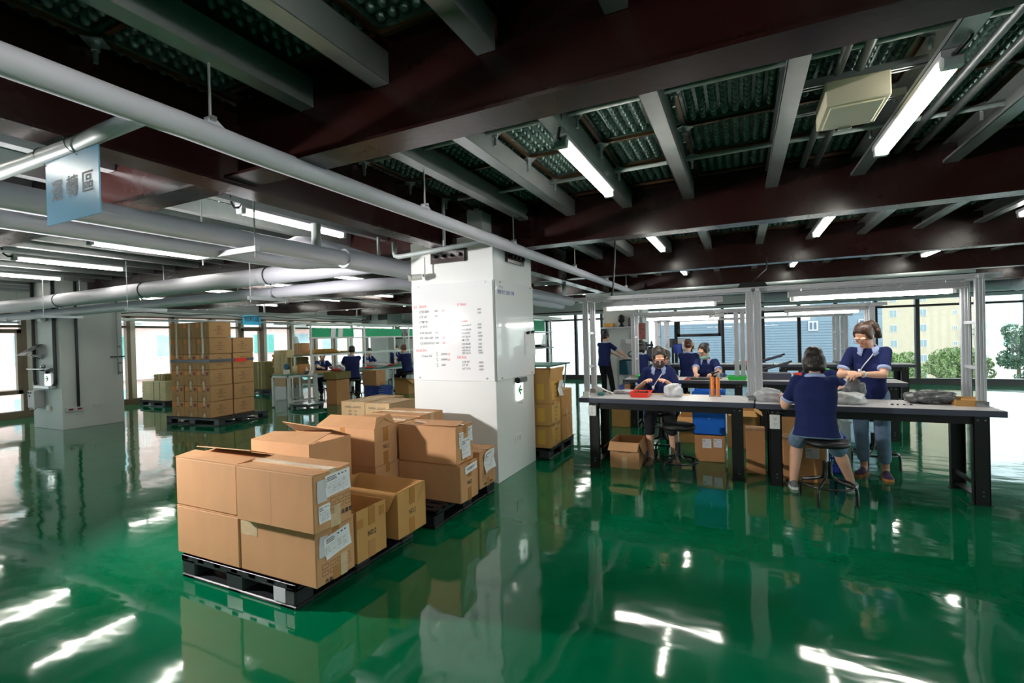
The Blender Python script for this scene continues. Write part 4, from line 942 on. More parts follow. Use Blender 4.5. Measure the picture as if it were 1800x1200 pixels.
def person(label,loc,face,s=1.0,seat=None,lean=0,hands=None,feet=None,head=(0,0),hair='bob',hairm='hair_black',skin='skin',pants='denim',plen=.6,shoes=('shoe_grey','sole_white'),vox=.008,female=True,mask=None,glasses=None,strap=False,elbow=(1,1),ht=None,kneeh=None,group=None,build=1.0,palm=None,shirt='navy',curl=.55):
    """face: heading in degrees, 0 looks towards -y, 90 towards +x. hands/feet are (right,left) targets"""
    H=1.6*s; fa=math.radians(face); f=Vector((math.sin(fa),-math.cos(fa),0)); Z=Vector((0,0,1)); rg=f.cross(Z)
    pel=Vector((loc[0],loc[1],(seat+.095*s) if seat else .545*H)); t=thing('person',label,'person',(loc[0],loc[1],0),0,group)
    la=math.radians(lean); u=Z*math.cos(la)+f*math.sin(la); fo=f*math.cos(la)-Z*math.sin(la)
    k=s*build; sp=lambda d:pel+u*(d*s)
    sh=.145*s*(1 if female else 1.14)
    S_={}; 
    for q,sg in (('R',1),('L',-1)):
        S_[q]=sp(.435)+rg*(sg*sh); S_['hip'+q]=pel+rg*(sg*.085*s)-Z*.02*s
    ua,fa_=.285*s,.245*s; th,sn=.395*s,.385*s
    hands=hands or (sp(.1)+f*.3+rg*.1,sp(.1)+f*.3-rg*.1)
    E={};Wr={}
    for q,tg,sg,ew in (('R',hands[0],1,elbow[0]),('L',hands[1],-1,elbow[1])):
        E[q],Wr[q]=ik(S_[q],tg,ua,fa_,rg*(sg*.55*ew)-Z*.8-fo*.35)
    K={};A={}
    feet=feet or ((pel+rg*.1).xy.to_tuple(),(pel-rg*.1).xy.to_tuple())
    for q,tg,sg in (('R',feet[0],1),('L',feet[1],-1)):
        K[q],A[q]=ik(S_['hip'+q],Vector((tg[0],tg[1],.085*s)),th,sn,f*1.0+Z*.15+rg*sg*(.12 if seat else .02))
    # head frame
    hp=math.radians(head[0]); hy=math.radians(head[1])
    hf0=fo*math.cos(hy)+rg*math.sin(hy); hr=hf0.cross(u).normalized()
    hf=(hf0*math.cos(hp)-u*math.sin(hp)).normalized(); hu=hr.cross(hf).normalized()
    nb=sp(.475); hc=nb+u*(.075*s)+hu*(.095*s)+hf*.022*s
    HP=lambda x,y,z: hc+hr*(x*s)+hf*(-y*s)+hu*(z*s)     # local head axes: x right, -y forward, z up
    HR=Matrix((hr,-hf,hu)).transposed()
    el=lambda mb,x,y,z,rx,ry,rz_,R=HR:mb.ell(HP(x,y,z),(rx*s,ry*s,rz_*s),R,16,12)
    b=MB()
    el(b,0,.014,.036,.073,.090,.088); el(b,0,-.022,-.032,.060,.066,.082); el(b,0,-.064,-.096,.026,.024,.020); el(b,0,-.03,-.07,.05,.055,.045)
    for x in(-1,1):
        el(b,x*.036,-.062,-.028,.026,.022,.028); el(b,x*.030,-.076,.030,.030,.016,.010); el(b,x*.074,.008,-.012,.009,.018,.030)
    el(b,0,-.092,-.012,.010,.014,.028); el(b,0,-.100,-.030,.014,.015,.012); el(b,0,-.085,-.058,.026,.014,.010); el(b,0,-.083,-.068,.022,.013,.010)
    cap(b,nb-u*.03*s,HP(0,.02,-.05),.052*s,.047*s,16)
    # skin torso under the clothes keeps the body one piece
    loft(b,[(sp(-.06),rg,fo,.13*k,.09*k),(sp(.14),rg,fo,.12*k,.085*k),(sp(.30),rg,fo,.135*k,.095*k),(sp(.42),rg,fo,.13*k,.07*k),(sp(.475),rg,fo,.07*k,.055*k)])
    for q,sg in (('R',1),('L',-1)):
        cap(b,S_[q],E[q],.046*k,.040*k); m_=E[q].lerp(Wr[q],.3); cap(b,E[q],m_,.039*k,.039*k); cap(b,m_,Wr[q],.039*k,.025*k)
        hd=(Wr[q]-E[q]).normalized(); pn=Vector(palm[0 if q=='R' else 1]) if palm else (-rg*sg*.5-Z*.9+f*.1)
        thumb=(-rg*sg+Z*.5+f*.2)
        hand(b,Wr[q]+hd*.012*s,(hd+f*.25-Z*.15),pn,thumb,s*.95,curl)
        cap(b,S_['hip'+q],K[q],.07*k,.052*k); c_=K[q].lerp(A[q],.3)-f*.012*s; cap(b,K[q],c_,.050*k,.054*k); cap(b,c_,A[q],.054*k,.034*k)
        cap(b,A[q],A[q]-Z*.045*s+f*.03*s,.034*s,.03*s)
    fuse('body',b,skin,t,vox,3)
    # shirt
    c=MB(); hem=-.10 if not seat else -.075
    loft(c,[(sp(hem),rg,fo,(.186 if seat else .174)*k,(.14 if seat else .127)*k),(sp(-.03),rg,fo,.172*k,.125*k),(sp(.12),rg,fo,.152*k,.112*k),(sp(.28),rg,fo,.168*k,.124*k),(sp(.39),rg,fo,.168*k,.105*k),(sp(.445),rg,fo,.145*k,.085*k),(sp(.478),rg,fo,.085*k,.068*k)])
    if female:
        for sg in(-1,1): c.ell(sp(.27)+rg*sg*.07*k+fo*.085*k,.06*k,None,14,10)
    for q,sg in (('R',1),('L',-1)):
        e=S_[q].lerp(E[q],.66); cap(c,sp(.425)+rg*sg*.09*s,S_[q],.058*k,.057*k); cap(c,S_[q],e,.057*k,.057*k)
    fuse('polo_shirt',c,shirt,t,vox,3)
    for q in 'RL':
        e0=S_[q].lerp(E[q],.69); e1=S_[q].lerp(E[q],.79); dd=(e1-e0).normalized()
        obj('cuff',MB().tube([e0,e0+dd*.004,e1-dd*.004,e1],[.061*k,.063*k,.062*k,.058*k],18),'collar_blue',t,True,angle=50)
    # collar: a folded band with two points at the front
    cm=MB(); n=30; rows=[]
    for j in range(3):
        row=[]
        for i in range(n+1):
            a=-PI*.86+PI*1.72*i/n; ca=-math.cos(a); sa=math.sin(a); ed=abs(a)/(PI*.86); pt=max(0,(ed-.55)/.45)
            r_=(.058,.066,.086+.022*pt)[j]; zz=(.030,.040,.006-.052*pt)[j]-.028*ed
            row.append(nb+rg*(sa*r_*s*1.12)-fo*(-ca*r_*s if False else -r_*s*(-ca) )*(-1)*1.0+u*(zz*s)+fo*(.012*s))
        rows.append(row)
    vs=[p for r_ in rows for p in r_]; w_=n+1
    cm.add(vs,[(j*w_+i,j*w_+i+1,(j+1)*w_+i+1,(j+1)*w_+i) for j in range(2) for i in range(n)])
    co=obj('collar',cm,'collar_blue',t,True); so=co.modifiers.new('thickness','SOLIDIFY'); so.thickness=.004; so.offset=1
    # trousers
    tr=MB()
    loft(tr,[(sp(.05),rg,fo,.150*k,.108*k),(sp(-.03),rg,fo,.168*k,.120*k),(sp(-.09),rg,fo,.160*k,.118*k)] if not seat else [(sp(.0),rg,fo,.145*k,.10*k),(sp(-.05),rg,fo,.172*k,.125*k),(sp(-.09),rg,fo,.165*k,.12*k)])
    for q in 'RL':
        hp_=S_['hip'+q]; kn=K[q]; an=A[q]
        if plen<=.5: cap(tr,hp_,hp_.lerp(kn,plen*2),.092*k,.080*k)
        else:
            cap(tr,hp_,kn,.092*k,.072*k); e=kn.lerp(an,(plen-.5)*2); cap(tr,kn,e,.070*k,.062*k)
    fuse('trousers' if plen>.5 else 'shorts',tr,pants,t,vox,2)
    for q,sg in (('R',1),('L',-1)):
        if shoes: shoe(t,A[q],f+rg*sg*.22,s,*shoes)
    # hair
    h=MB(); E2=lambda x,y,z,rx,ry,rz_: el(h,x,y,z,rx,ry,rz_)
    E2(0,.027,.060,.081,.093,.078); E2(-.060,.0,.04,.024,.052,.05); E2(.060,.0,.04,.024,.052,.05)
    if hair=='bob':
        E2(0,.045,-.01,.094,.074,.10); E2(-.070,.015,-.035,.030,.055,.095); E2(.070,.015,-.035,.030,.055,.095); E2(0,.060,-.06,.086,.052,.075); E2(-.062,-.025,-.075,.018,.028,.06); E2(.062,-.025,-.075,.018,.028,.06)
    elif hair=='pony':
        E2(0,.05,.0,.078,.066,.075); E2(-.066,-.005,.02,.018,.045,.06); E2(.066,-.005,.02,.018,.045,.06)
        for q,(x,y,z,r_) in enumerate(((0,.118,.045,.034),(-.01,.145,.015,.048),(-.015,.16,-.03,.055),(-.02,.155,-.08,.052),(-.03,.15,-.125,.038),(.015,.16,-.055,.044),(-.05,.135,-.06,.036),(-.04,.15,-.15,.024),(.0,.15,-.14,.026))): E2(x,y,z,r_,r_,r_*1.1)
    elif hair=='bun':
        E2(0,.05,.005,.078,.066,.075); E2(0,.110,.055,.045,.040,.045); E2(-.066,-.002,.02,.016,.042,.055); E2(.066,-.002,.02,.016,.042,.055)
    elif hair=='short':
        E2(0,.045,.0,.080,.070,.078); E2(-.062,-.002,.03,.018,.05,.05); E2(.062,-.002,.03,.018,.05,.05)
    fuse('hair',h,hairm,t,min(vox,.007),2)
    if hair=='bun' and hairm=='hair_red':
        obj('hair_tie',MB().tube([HP(.03*math.cos(a),.09,.045+.03*math.sin(a)) for a in [i*PI/8 for i in range(16)]],.006*s,6,closed=True),'shoe_brown',t,True)
    # face
    def arc(x,y,z,wd,dip,r_,tilt=0): return [HP(x+wd*(q/4-.5),y+abs(q/4-.5)*.02,z+dip*(1-(q/2-1)**2)+tilt*(q/4-.5)) for q in range(5)]
    ed=MB()
    for x in(-.031,.031): ed.tube(arc(x,-.096,.028,.036,.005,0),[.001*s,.0018*s,.0022*s,.0018*s,.001*s],6)
    obj('eyebrows',ed,'eye_dark',t,True)
    for x in(-.031,.031):
        o=obj('eye',MB().ell(HP(x,-.079,.006),(.0120*s,.010*s,.0030*s),HR,10,8),'paper',t,True)
        obj('iris',MB().ell(HP(x,-.087,.004),(.0055*s,.004*s,.0038*s),HR,10,8),'eye_dark',o,True)
        obj('eyelash',MB().tube(arc(x,-.0905,.008,.028,.004,0),[.001*s,.0018*s,.002*s,.0018*s,.001*s],6),'eye_dark',o,True)
    lp=MB(); el(lp,0,-.0955,-.060,.021,.0065,.0048); el(lp,0,-.094,-.067,.018,.007,.0055); obj('lips',lp,'lip',t,True)
    if mask:
        zc,col=(-.052,mask) if mask=='mask_black' else (-.088,mask)
        mk=MB(); rows=[];n=14
        prof=((.056,-.004),(.032,-.026),(.0,-.036),(-.034,-.026),(-.056,-.004)) if mask=='mask_black' else ((.034,-.002),(.016,-.02),(-.004,-.022),(-.02,-.012),(-.030,.004))
        vs=[]
        for dz,dy in prof:
            for i in range(n+1):
                a=-1.35+2.7*i/n; vs.append(HP(.074*math.sin(a),-.010-.074*math.cos(a)+dy*math.cos(a)**2*.9,zc+dz*(.55+.45*math.cos(a))))
        w_=n+1; mk.add(vs,[(j*w_+i,j*w_+i+1,(j+1)*w_+i+1,(j+1)*w_+i) for j in range(4) for i in range(n)])
        o=obj('face_mask',mk,col,t,True); so=o.modifiers.new('thickness','SOLIDIFY'); so.thickness=.004; so.offset=1
        st=MB()
        for x in(-1,1): st.tube([HP(x*.066,-.034,zc+.02),HP(x*.076,.005,.0),HP(x*.078,.018,-.012),HP(x*.066,-.034,zc-.02)],.0014*s,5)
        obj('ear_loop',st,col,o)
    if glasses:
        g=MB()
        for x in(-.032,.032): g.tube([HP(x+.024*math.cos(a),-.104+.006*abs(math.cos(a)),-.004+.017*math.sin(a)) for a in [i*PI/8 for i in range(16)]],.0017*s,5,closed=True)
        g.tube([HP(-.008,-.106,.0),HP(0,-.108,.003),HP(.008,-.106,.0)],.0015*s,5)
        for x in(-1,1): g.tube([HP(x*.056,-.098,.004),HP(x*.075,-.04,.006),HP(x*.078,.005,.004)],.0015*s,5)
        obj('glasses',g,glasses,t,True)
    if strap:
        fr=lambda x,tt,o_: sp(tt)+rg*(x*s)+fo*(o_*k)
        obj('lanyard',MB().tube([fr(-.055,.44,.088),fr(-.03,.40,.112),fr(.02,.33,.146),fr(.06,.265,.16)],.0055*s,6).ob(fr(.065,.25,.16),(.03*s,.012*s,.05*s)),'lanyard',t,True)
    PEOPLE[label]=dict(W=Wr,E=E,hc=hc); return t
# ---------------------------------------------------------------- the workers
person('woman with black bobbed hair seated on a stool with her back to us, denim shorts',(.605,5.13),180-5,.97,seat=.56,lean=5,hands=((.45,5.50,.90),(.37,5.50,.885)),feet=((.93,5.55),(.44,5.42)),head=(22,-4),hair='bob',pants='denim',plen=.46,shoes=('shoe_grey','sole_white'),vox=.006,build=1.06,elbow=(.35,.35))
person('standing woman with glasses and curly ponytail closing a grey bag at the bench',(1.22,6.18),-16,1.0,lean=7,hands=((.985,5.83,1.105),(1.075,5.80,1.09)),feet=((1.16,6.20),(1.33,6.12)),head=(36,22),hair='pony',hairm='hair_brown',pants='denim',plen=.86,shoes=('shoe_purple','sole_orange'),vox=.006,glasses='glasses_red',strap=True,elbow=(1,1.4),build=.93)
person('seated woman in a black face mask threading a part at the near left bench',(-.95,6.32),6,.98,seat=.56,lean=7,hands=((-1.085,6.09,.955),(-.815,6.08,.955)),feet=((-1.0,5.90),(-.74,6.0)),head=(26,-10),hair='bun',hairm='hair_dark',pants='dark_cloth',plen=.62,shoes=('shoe_brown','shoe_brown'),vox=.006,mask='mask_black',glasses='glasses_red',strap=True,elbow=(.9,.9),build=.95)
person('woman with brown ponytail half hidden behind the masked woman, arm on the second row',(-1.21,7.55),150,.98,seat=.52,lean=18,hands=((-.95,8.12,.86),(-1.25,8.12,.86)),feet=((-.95,7.95),(-1.15,7.95)),head=(25,10),hair='pony',hairm='hair_brown',pants='black_cloth',plen=.95,shoes=('shoe_brown','shoe_brown'),vox=.009)
person('woman in glasses with a pale green mask pulled to her chin, behind the second row',(-.52,8.98),-14,1.0,seat=.52,lean=10,hands=((-.68,8.45,.87),(-.42,8.42,.87)),feet=((-.6,8.75),(-.4,8.75)),head=(18,24),hair='bun',hairm='hair_black',pants='black_cloth',plen=.95,shoes=('shoe_brown','shoe_brown'),vox=.008,mask='mask_green',glasses='eye_dark',elbow=(1.5,1.5))
person('woman with red-brown hair in a bun seen from behind at the third row',(-.98,10.35),176,1.0,seat=.56,lean=6,hands=((-.75,11.0,.95),(-1.1,11.0,.95)),feet=((-.8,10.85),(-1.05,10.85)),head=(10,0),hair='bun',hairm='hair_red',pants='black_cloth',plen=.95,shoes=('shoe_brown','shoe_brown'),vox=.009)
person('person with short black hair seen from behind, between the frame posts',(-1.88,9.95),168,1.0,seat=.56,lean=6,hands=((-1.55,10.6,.95),(-1.85,10.55,.95)),feet=((-1.6,10.45),(-1.85,10.45)),head=(8,0),hair='bob',hairm='hair_black',pants='black_cloth',plen=.95,shoes=('shoe_brown','shoe_brown'),vox=.009)
person('man standing with his back to us at the shelves behind the benches',(-3.11,11.9),155,1.0,lean=2,hands=((-2.62,12.15,1.0),(-2.85,12.3,1.0)),feet=((-2.89,11.88),(-3.11,11.84)),head=(16,4),hair='short',hairm='hair_dark',pants='black_cloth',plen=.98,shoes=('shoe_brown','shoe_brown'),vox=.009,female=False,elbow=(1.4,1))
person('person in navy shirt mostly hidden behind the bobbed woman',(.97,7.5),-25,.98,seat=.48,lean=18,hands=((.8,7.1,.82),(1.1,7.1,.82)),feet=((.87,7.15),(1.1,7.15)),head=(34,0),hair='bob',hairm='hair_black',pants='black_cloth',plen=.95,shoes=('shoe_brown','shoe_brown'),vox=.01)
# left line
person('woman with lowered head seated facing us behind the far left shelf',(-11.25,10.4),55,1.0,seat=.45,lean=14,hands=((-10.8,10.0,.84),(-10.75,10.3,.84)),feet=((-10.95,10.1),(-10.95,10.35)),head=(25,0),hair='bun',hairm='hair_black',pants='navy_dark',plen=.95,shoes=('shoe_brown','shoe_brown'),vox=.01)
person('broad person with short hair seated with back to us at the far left bench',(-9.42,9.75),222,1.04,seat=.56,lean=6,hands=((-9.85,10.2,.92),(-9.95,10.0,.92)),feet=((-9.5,10.0),(-9.75,9.85)),head=(20,0),hair='short',hairm='hair_black',pants='black_cloth',plen=.97,shoes=('black','black'),vox=.009,build=1.12,female=False)
person('person in navy half hidden behind a shelf post at the far left bench',(-11.3,12.35),75,1.0,seat=.50,lean=12,hands=((-10.8,12.2,.84),(-10.8,12.45,.84)),feet=((-11.0,12.25),(-11.0,12.45)),head=(25,0),hair='short',hairm='hair_black',pants='black_cloth',plen=.95,shoes=('shoe_brown','shoe_brown'),vox=.01)
person('brown-haired woman seated sideways beside the left edge of the whiteboard pillar',(-9.30,11.95),255,1.02,seat=.56,lean=10,hands=((-9.75,12.15,.92),(-9.75,11.95,.92)),feet=((-9.55,12.1),(-9.55,11.8)),head=(22,0),hair='bun',hairm='hair_red',pants='black_cloth',plen=.95,shoes=('shoe_brown','shoe_brown'),vox=.01)
person('person with glasses behind the brown-haired woman at the far left bench',(-11.3,13.75),70,1.0,seat=.56,lean=12,hands=((-10.8,13.6,.84),(-10.8,13.85,.84)),feet=((-11.0,13.65),(-11.0,13.9)),head=(22,0),hair='short',hairm='hair_brown',pants='black_cloth',plen=.95,shoes=('shoe_brown','shoe_brown'),vox=.01,glasses='eye_dark')
for who,q,mt,nm,lb in (('standing woman with glasses','L','white_pl','wristwatch','white wristwatch'),('woman with black bobbed','L','black','bracelet','dark bracelet')):
    o=[x for x in bpy.data.objects if x.get('label','').startswith(who)][0]; w,e=PEOPLE[o['label']]['W'][q],PEOPLE[o['label']]['E'][q]; d=(w-e).normalized(); a=w-d*.035; b=w-d*(.015 if nm=='wristwatch' else .023)
    u_,v_,_=frame(d); rr=.031
    p_=obj(nm,MB().tube([a,a.lerp(b,.5),b],[rr,rr+.002,rr],16),mt,o,True,angle=50)
    if nm=='wristwatch': obj('dial',MB().cyl(a.lerp(b,.5)+Vector((0,-.024,.024)),a.lerp(b,.5)+Vector((0,-.028,.028)),.014,n=14),'lamp_grey',p_)
# ---------------------------------------------------------------- far-left packing line
pm('alu_lg',(206,212,210),.4,metal=.2,var=.03); pm('mat_green',(64,128,104),.5,var=.05); pm('banner',(20,178,120),.5,var=.03); pm('film_white',(214,222,222),.5,alpha=.55,var=.05); pm('teal',(30,92,112),.4,var=.1); pm('foil',(196,160,94),.3,var=.3,vs=14,bump=.8,bs=20)
def line_bench(label,y0,y1,ends):
    t=thing('packing_bench',label,'packing bench',(-10.3,(y0+y1)/2,0),0,'green topped packing benches')
    obj('tabletop',MB().box(-10.8,-9.8,y0,y1,.72,.75,.004),'mat_green',t)
    obj('under_frame',MB().box(-10.75,-9.85,y0+.03,y0+.07,.66,.72).box(-10.75,-9.85,y1-.07,y1-.03,.66,.72).box(-9.9,-9.86,y0,y1,.66,.72).box(-10.74,-10.70,y0,y1,.66,.72),'alu_lg',t)
    for x in (-10.7,-9.92):
        for y in (y0+.05,y1-.05): obj('leg',MB().box(x-.022,x+.022,y-.022,y+.022,0,.70),'alu_lg',t)
    for x in (-10.6,-10.0):
        for y in ends: obj('post',MB().box(x-.022,x+.022,y-.022,y+.022,.75,2.05,.003),'alu_lg',t)
    obj('shelf',MB().box(-10.62,-9.98,y0,y1,1.22,1.245),'mat_green',t); obj('shelf_rail',MB().box(-10.0,-9.97,y0,y1,1.20,1.25).box(-10.62,-10.59,y0,y1,1.20,1.25).box(-10.02,-9.98,y0,y1,1.655,1.685),'alu_lg',t)
    obj('top_rail',MB().box(-10.02,-9.98,y0-.55 if y0<9 else y0,y1,2.03,2.07).box(-10.62,-10.58,y0-.55 if y0<9 else y0,y1,2.03,2.07).box(-10.62,-9.98,y0-.02,y0+.02,2.03,2.07),'alu_lg',t)
    return t
line_bench('green topped packing bench with shelf, nearest the scale table',8.88,10.92,(8.92,10.88)); line_bench('green topped packing bench with shelf, farther along the left line',10.95,13.0,(12.96,)); line_bench('green topped packing bench at the far end of the left line',13.03,15.0,(14.95,))
for i,(a,b,lb) in enumerate(((9.02,10.55,'over the first bench'),(10.85,12.4,'over the second bench'),(12.75,14.3,'over the far bench'))):
    t=thing('bench_light','long tube light of the left packing line, '+lb,'bench light',(-10.2,(a+b)/2,1.96),0,'tube lights of the left packing line')
    obj('reflector',MB().prism([(a,1.99),(b,1.99),(b,2.03),(a,2.03)],0,-10.27,-10.13),'lamp_grey',t); obj('tube',MB().cyl((-10.2,a+.04,1.97),(-10.2,b-.04,1.97),.014,n=10),'led',t,True)
for a,b,lb in ((8.95,10.5,'nearest the scale table'),(11.0,12.66,'in the middle of the left line'),(13.1,14.6,'at the end of the left line')):
    t=thing('green_banner','green banner hung on the left packing line, '+lb,'banner',(-10.05,(a+b)/2,1.7),0,'green banners of the left line'); obj('cloth',MB().box(-10.06,-10.05,a,b,1.69,1.93),'banner',t)
    obj('hem',MB().box(-10.063,-10.047,a,b,1.685,1.70),'white_pl',t)
for y0 in (9.62,9.88):
    tag(obj('paper_sheet',MB().slab([(-10.04,y0,1.695),(-10.04,y0+.17,1.695),(-10.04,y0+.20,1.935),(-10.04,y0+.03,1.935)],.003),'paper'),'white sheet pinned on the nearest green banner, '+('first' if y0<9.7 else 'second')+' from the scale table','paper')
# on the shelf and table
fb=thing('folded_bags','pile of folded tan paper bags on the first packing shelf','paper bags',(-10.3,9.4,1.25)); mb=MB()
for k in range(5): mb.prism([(-10.55+.02*k,1.25+.022*k),(-10.05,1.25+.022*k),(-10.02,1.262+.03*k),(-10.3,1.29+.022*k),(-10.55,1.27+.022*k)],1,8.98+.05*k,10.0-.06*k)
obj('bags',mb,'foil',fb)
bundle('small bundle of tan cartons standing on the first packing shelf',-10.42,9.0,1.25,.30,.26,.30,mat='card',seed=8,step=.03); 
tag(obj('film_sheet',MB().slab([(-10.55,8.95,1.36),(-10.30,8.9,1.36),(-10.4,8.85,1.72),(-10.62,8.88,1.74)],.004),'film_white'),'white foam sheet leaning at the end post of the packing shelf','foam sheet')
bundle('tall pile of flat tan cartons beside the packing line',-11.35,9.35,.75,.50,.55,.62,mat='card_edge',seed=9,step=.035); bundle('olive bundle of cartons under the packing shelf end',-10.75,9.15,.76,.34,.40,.42,seed=10); bundle('dark flat cartons lying at the rear of the first packing shelf',-10.3,10.25,1.25,.5,.45,.05,mat='card_olive',seed=12,strap=False)
carton('big open-topped carton stack base left of the packing line',-11.35,9.3,.40,.50,.55,.345,mat='card_pale',group='cartons of the left line'); carton('cream carton on the floor below the pile of flat cartons',-11.35,9.3,0,.52,.55,.395,mat='paper',group='cartons of the left line')
gw=thing('twine_roll','amber roll of twine hanging beside the pile of flat cartons','twine',(-11.75,9.2,.9)); mb=MB()
for k in range(6): mb.ell((-11.75+.03*math.sin(k*2),9.2,.92+.06*k),(.05,.05,.045))
obj('twine',mb,'foil',gw,True)
carton('tall tan carton standing in front of the seated packer',-9.18,9.0,0,.34,.44,.62,mat='card_warm',group='cartons of the left line',tape=False); carton('olive-brown carton on top of the tall one by the seated packer',-9.2,9.0,.635,.42,.50,.17,mat='card_olive',group='cartons of the left line',top='open')
crate('blue plastic crate at the right of the seated packer',-9.72,-9.02,10.5,10.85,0,.29,'blue_pl',n=12)
carton('tan carton standing on the blue crate of the left line',-9.5,10.68,.30,.50,.40,.42,mat='card',group='cartons of the left line')
carton('open carton with loose flaps right of the blue crate',-8.92,11.4,0,.50,.45,.40,mat='card_yel',group='cartons of the left line',top='open',flaps=[[(-.25,-.22,.40),(.25,-.22,.40),(.2,-.3,.47),(-.2,-.3,.48)],[(.25,-.22,.40),(.25,.22,.40),(.36,.2,.32),(.36,-.2,.30)]])
stool('round black stool of the broad seated packer',-9.42,9.75,.56,rot=.2)
tag(obj('card_tray',MB().box(-10.35,-9.95,9.0,9.5,.752,.80,.004),'card_warm'),'flat tan carton lying on the first packing bench','carton tray')
tag(obj('red_parts',MB().ell((-10.1,9.85,.79),(.12,.16,.04)),'red_pl',None,True),'red parts in film on the first packing bench','parts'); bag('clear bag of parts beside the red parts on the packing bench',-10.25,10.1,.752,.12,.12,.14,'bag_white',23)
bag('pile of white bags on the second packing bench',-10.2,11.6,.752,.28,.45,.14,'bag_white',25); tag(obj('red_parts',MB().ell((-9.95,11.0,.78),(.10,.2,.03)),'red_pl',None,True),'red parts beside the carton on the second packing bench','parts'); tag(obj('red_parts',MB().ell((-9.95,11.95,.79),(.08,.1,.04)),'red_pl',None,True),'red parts at the hands of the brown-haired packer','parts')
# scale table
st=thing('side_table','white framed side table with pale green top beside the scale','table',(-10.05,8.4,0)); x0,x1,y0,y1=-10.32,-9.72,7.98,8.85
obj('tabletop',MB().box(x0,x1,y0,y1,.78,.80,.003),'mat_green',st); obj('under_frame',MB().box(x0,x1,y0,y0+.04,.73,.78).box(x0,x1,y1-.04,y1,.73,.78).box(x0,x0+.04,y0,y1,.73,.78).box(x1-.04,x1,y0,y1,.73,.78).box(x0,x0+.03,y0,y1,.14,.18).box(x1-.03,x1,y0,y1,.14,.18).box(x0+.1,x1,y1-.04,y1,.47,.51),'alu_lg',st)
for x in (x0+.03,x1-.03):
    for y in (y0+.03,y1-.03):
        lg=obj('leg',MB().box(x-.028,x+.028,y-.028,y+.028,.03,.75,.003),'alu_lg',st); obj('foot',MB().cyl((x,y,0),(x,y,.03),.02,n=10),'dark_grey',lg)
pm('blue_tape',(20,96,128),.4,var=.1)
tp=thing('tape_roll','blue tape roll on a white holder on the side table','tape roll',(-10.1,8.25,.8)); obj('holder',MB().lathe([(.0,0),(.075,0),(.07,.10),(.03,.11),(0,.11)],(-10.1,8.25,.8),18),'white_pl',tp,True,angle=40); obj('roll',MB().tube([(-10.1+.05*math.cos(a),8.25,.98+.05*math.sin(a)) for a in [i*PI/10 for i in range(20)]],.035,8,closed=True),'blue_tape',tp,True)
tag(obj('card_tube',MB().box(-10.02,-9.86,8.45,8.75,.80,1.02,.004),'card_warm'),'brown carton sleeve standing on the side table','box'); tag(obj('roll_of_labels',MB().lathe([(.02,0),(.055,0),(.055,.2),(.02,.2)],(-9.82,8.25,.8),20),'card_edge',None,True),'tall cream roll on the side table','roll')
tag(obj('squeeze_bottle',MB().lathe([(0,0),(.03,0),(.03,.10),(.012,.13),(.008,.16),(0,.16)],(-9.76,8.55,.8),14),'white_pl',None,True),'small white bottle at the corner of the side table','bottle'); tag(obj('red_box',MB().box(-9.90,-9.80,8.62,8.72,.80,.86,.01),'red_pl'),'small red box behind the cream roll on the side table','box')
sc=thing('platform_scale','platform scale with tilted display on a post','scale',(-9.55,8.4,0)); obj('platform',MB().box(-9.68,-9.08,7.95,8.5,.10,.135,.008),'steel',sc); obj('base',MB().box(-9.65,-9.12,8.0,8.46,.05,.10),'dark_grey',sc)
for x in (-9.6,-9.16):
    for y in (8.03,8.42): obj('wheel',MB().cyl((x-.02,y,.035),(x+.02,y,.035),.035,n=14),'black',sc)
obj('post',MB().box(-9.66,-9.61,8.48,8.53,.05,.78,.004).box(-9.40,-9.36,8.48,8.52,.10,.66,.004),'alu_lg',sc); R=Matrix.Rotation(-.5,3,'X')
dp=obj('display',MB().ob((-9.56,8.43,.80),(.26,.16,.05),Matrix.Rotation(.9,3,'X'),.01),'white_pl',sc); obj('screen',MB().ob((-9.60,8.41,.82),(.12,.09,.045),Matrix.Rotation(.9,3,'X'),.003),'dark_grey',dp)
# green trays table right of the pillar
gt=thing('packing_bench','dark green topped bench with shelf rack behind the right edge of the pillar','packing bench',(-4.7,12.2,0))
obj('tabletop',MB().box(-5.6,-4.45,11.6,13.2,.76,.80,.006),'mat_green',gt)
for x in (-5.5,-4.55):
    for y in (11.7,13.1): obj('leg',MB().tube([(x,y,.76),(x-.1,y+.05,.0)],.022,8),'alu_lg',gt)
for y in (11.75,13.05): obj('post',MB().box(-5.0,-4.95,y-.022,y+.022,.8,2.06),'alu_lg',gt)
obj('shelf',MB().box(-5.55,-4.9,11.7,13.1,1.22,1.25).box(-5.55,-4.93,11.7,13.1,1.66,1.69),'alu_lg',gt); obj('top_rail',MB().box(-5.2,-4.75,11.2,13.4,2.03,2.10),'alu_lg',gt); obj('banner_cloth',MB().box(-4.96,-4.95,11.8,12.55,1.70,2.0),'banner',gt)
tag(obj('printer',MB().box(-5.3,-5.0,12.6,13.0,1.25,1.33,.01),'black'),'black box on the rack shelf right of the pillar','device'); tag(obj('foam_sheet',MB().slab([(-4.95,12.2,1.3),(-4.9,12.5,1.28),(-4.92,12.65,1.6),(-4.95,12.4,1.62)],.005),'film_white'),'tilted white sheet on the rack right of the pillar','sheet')
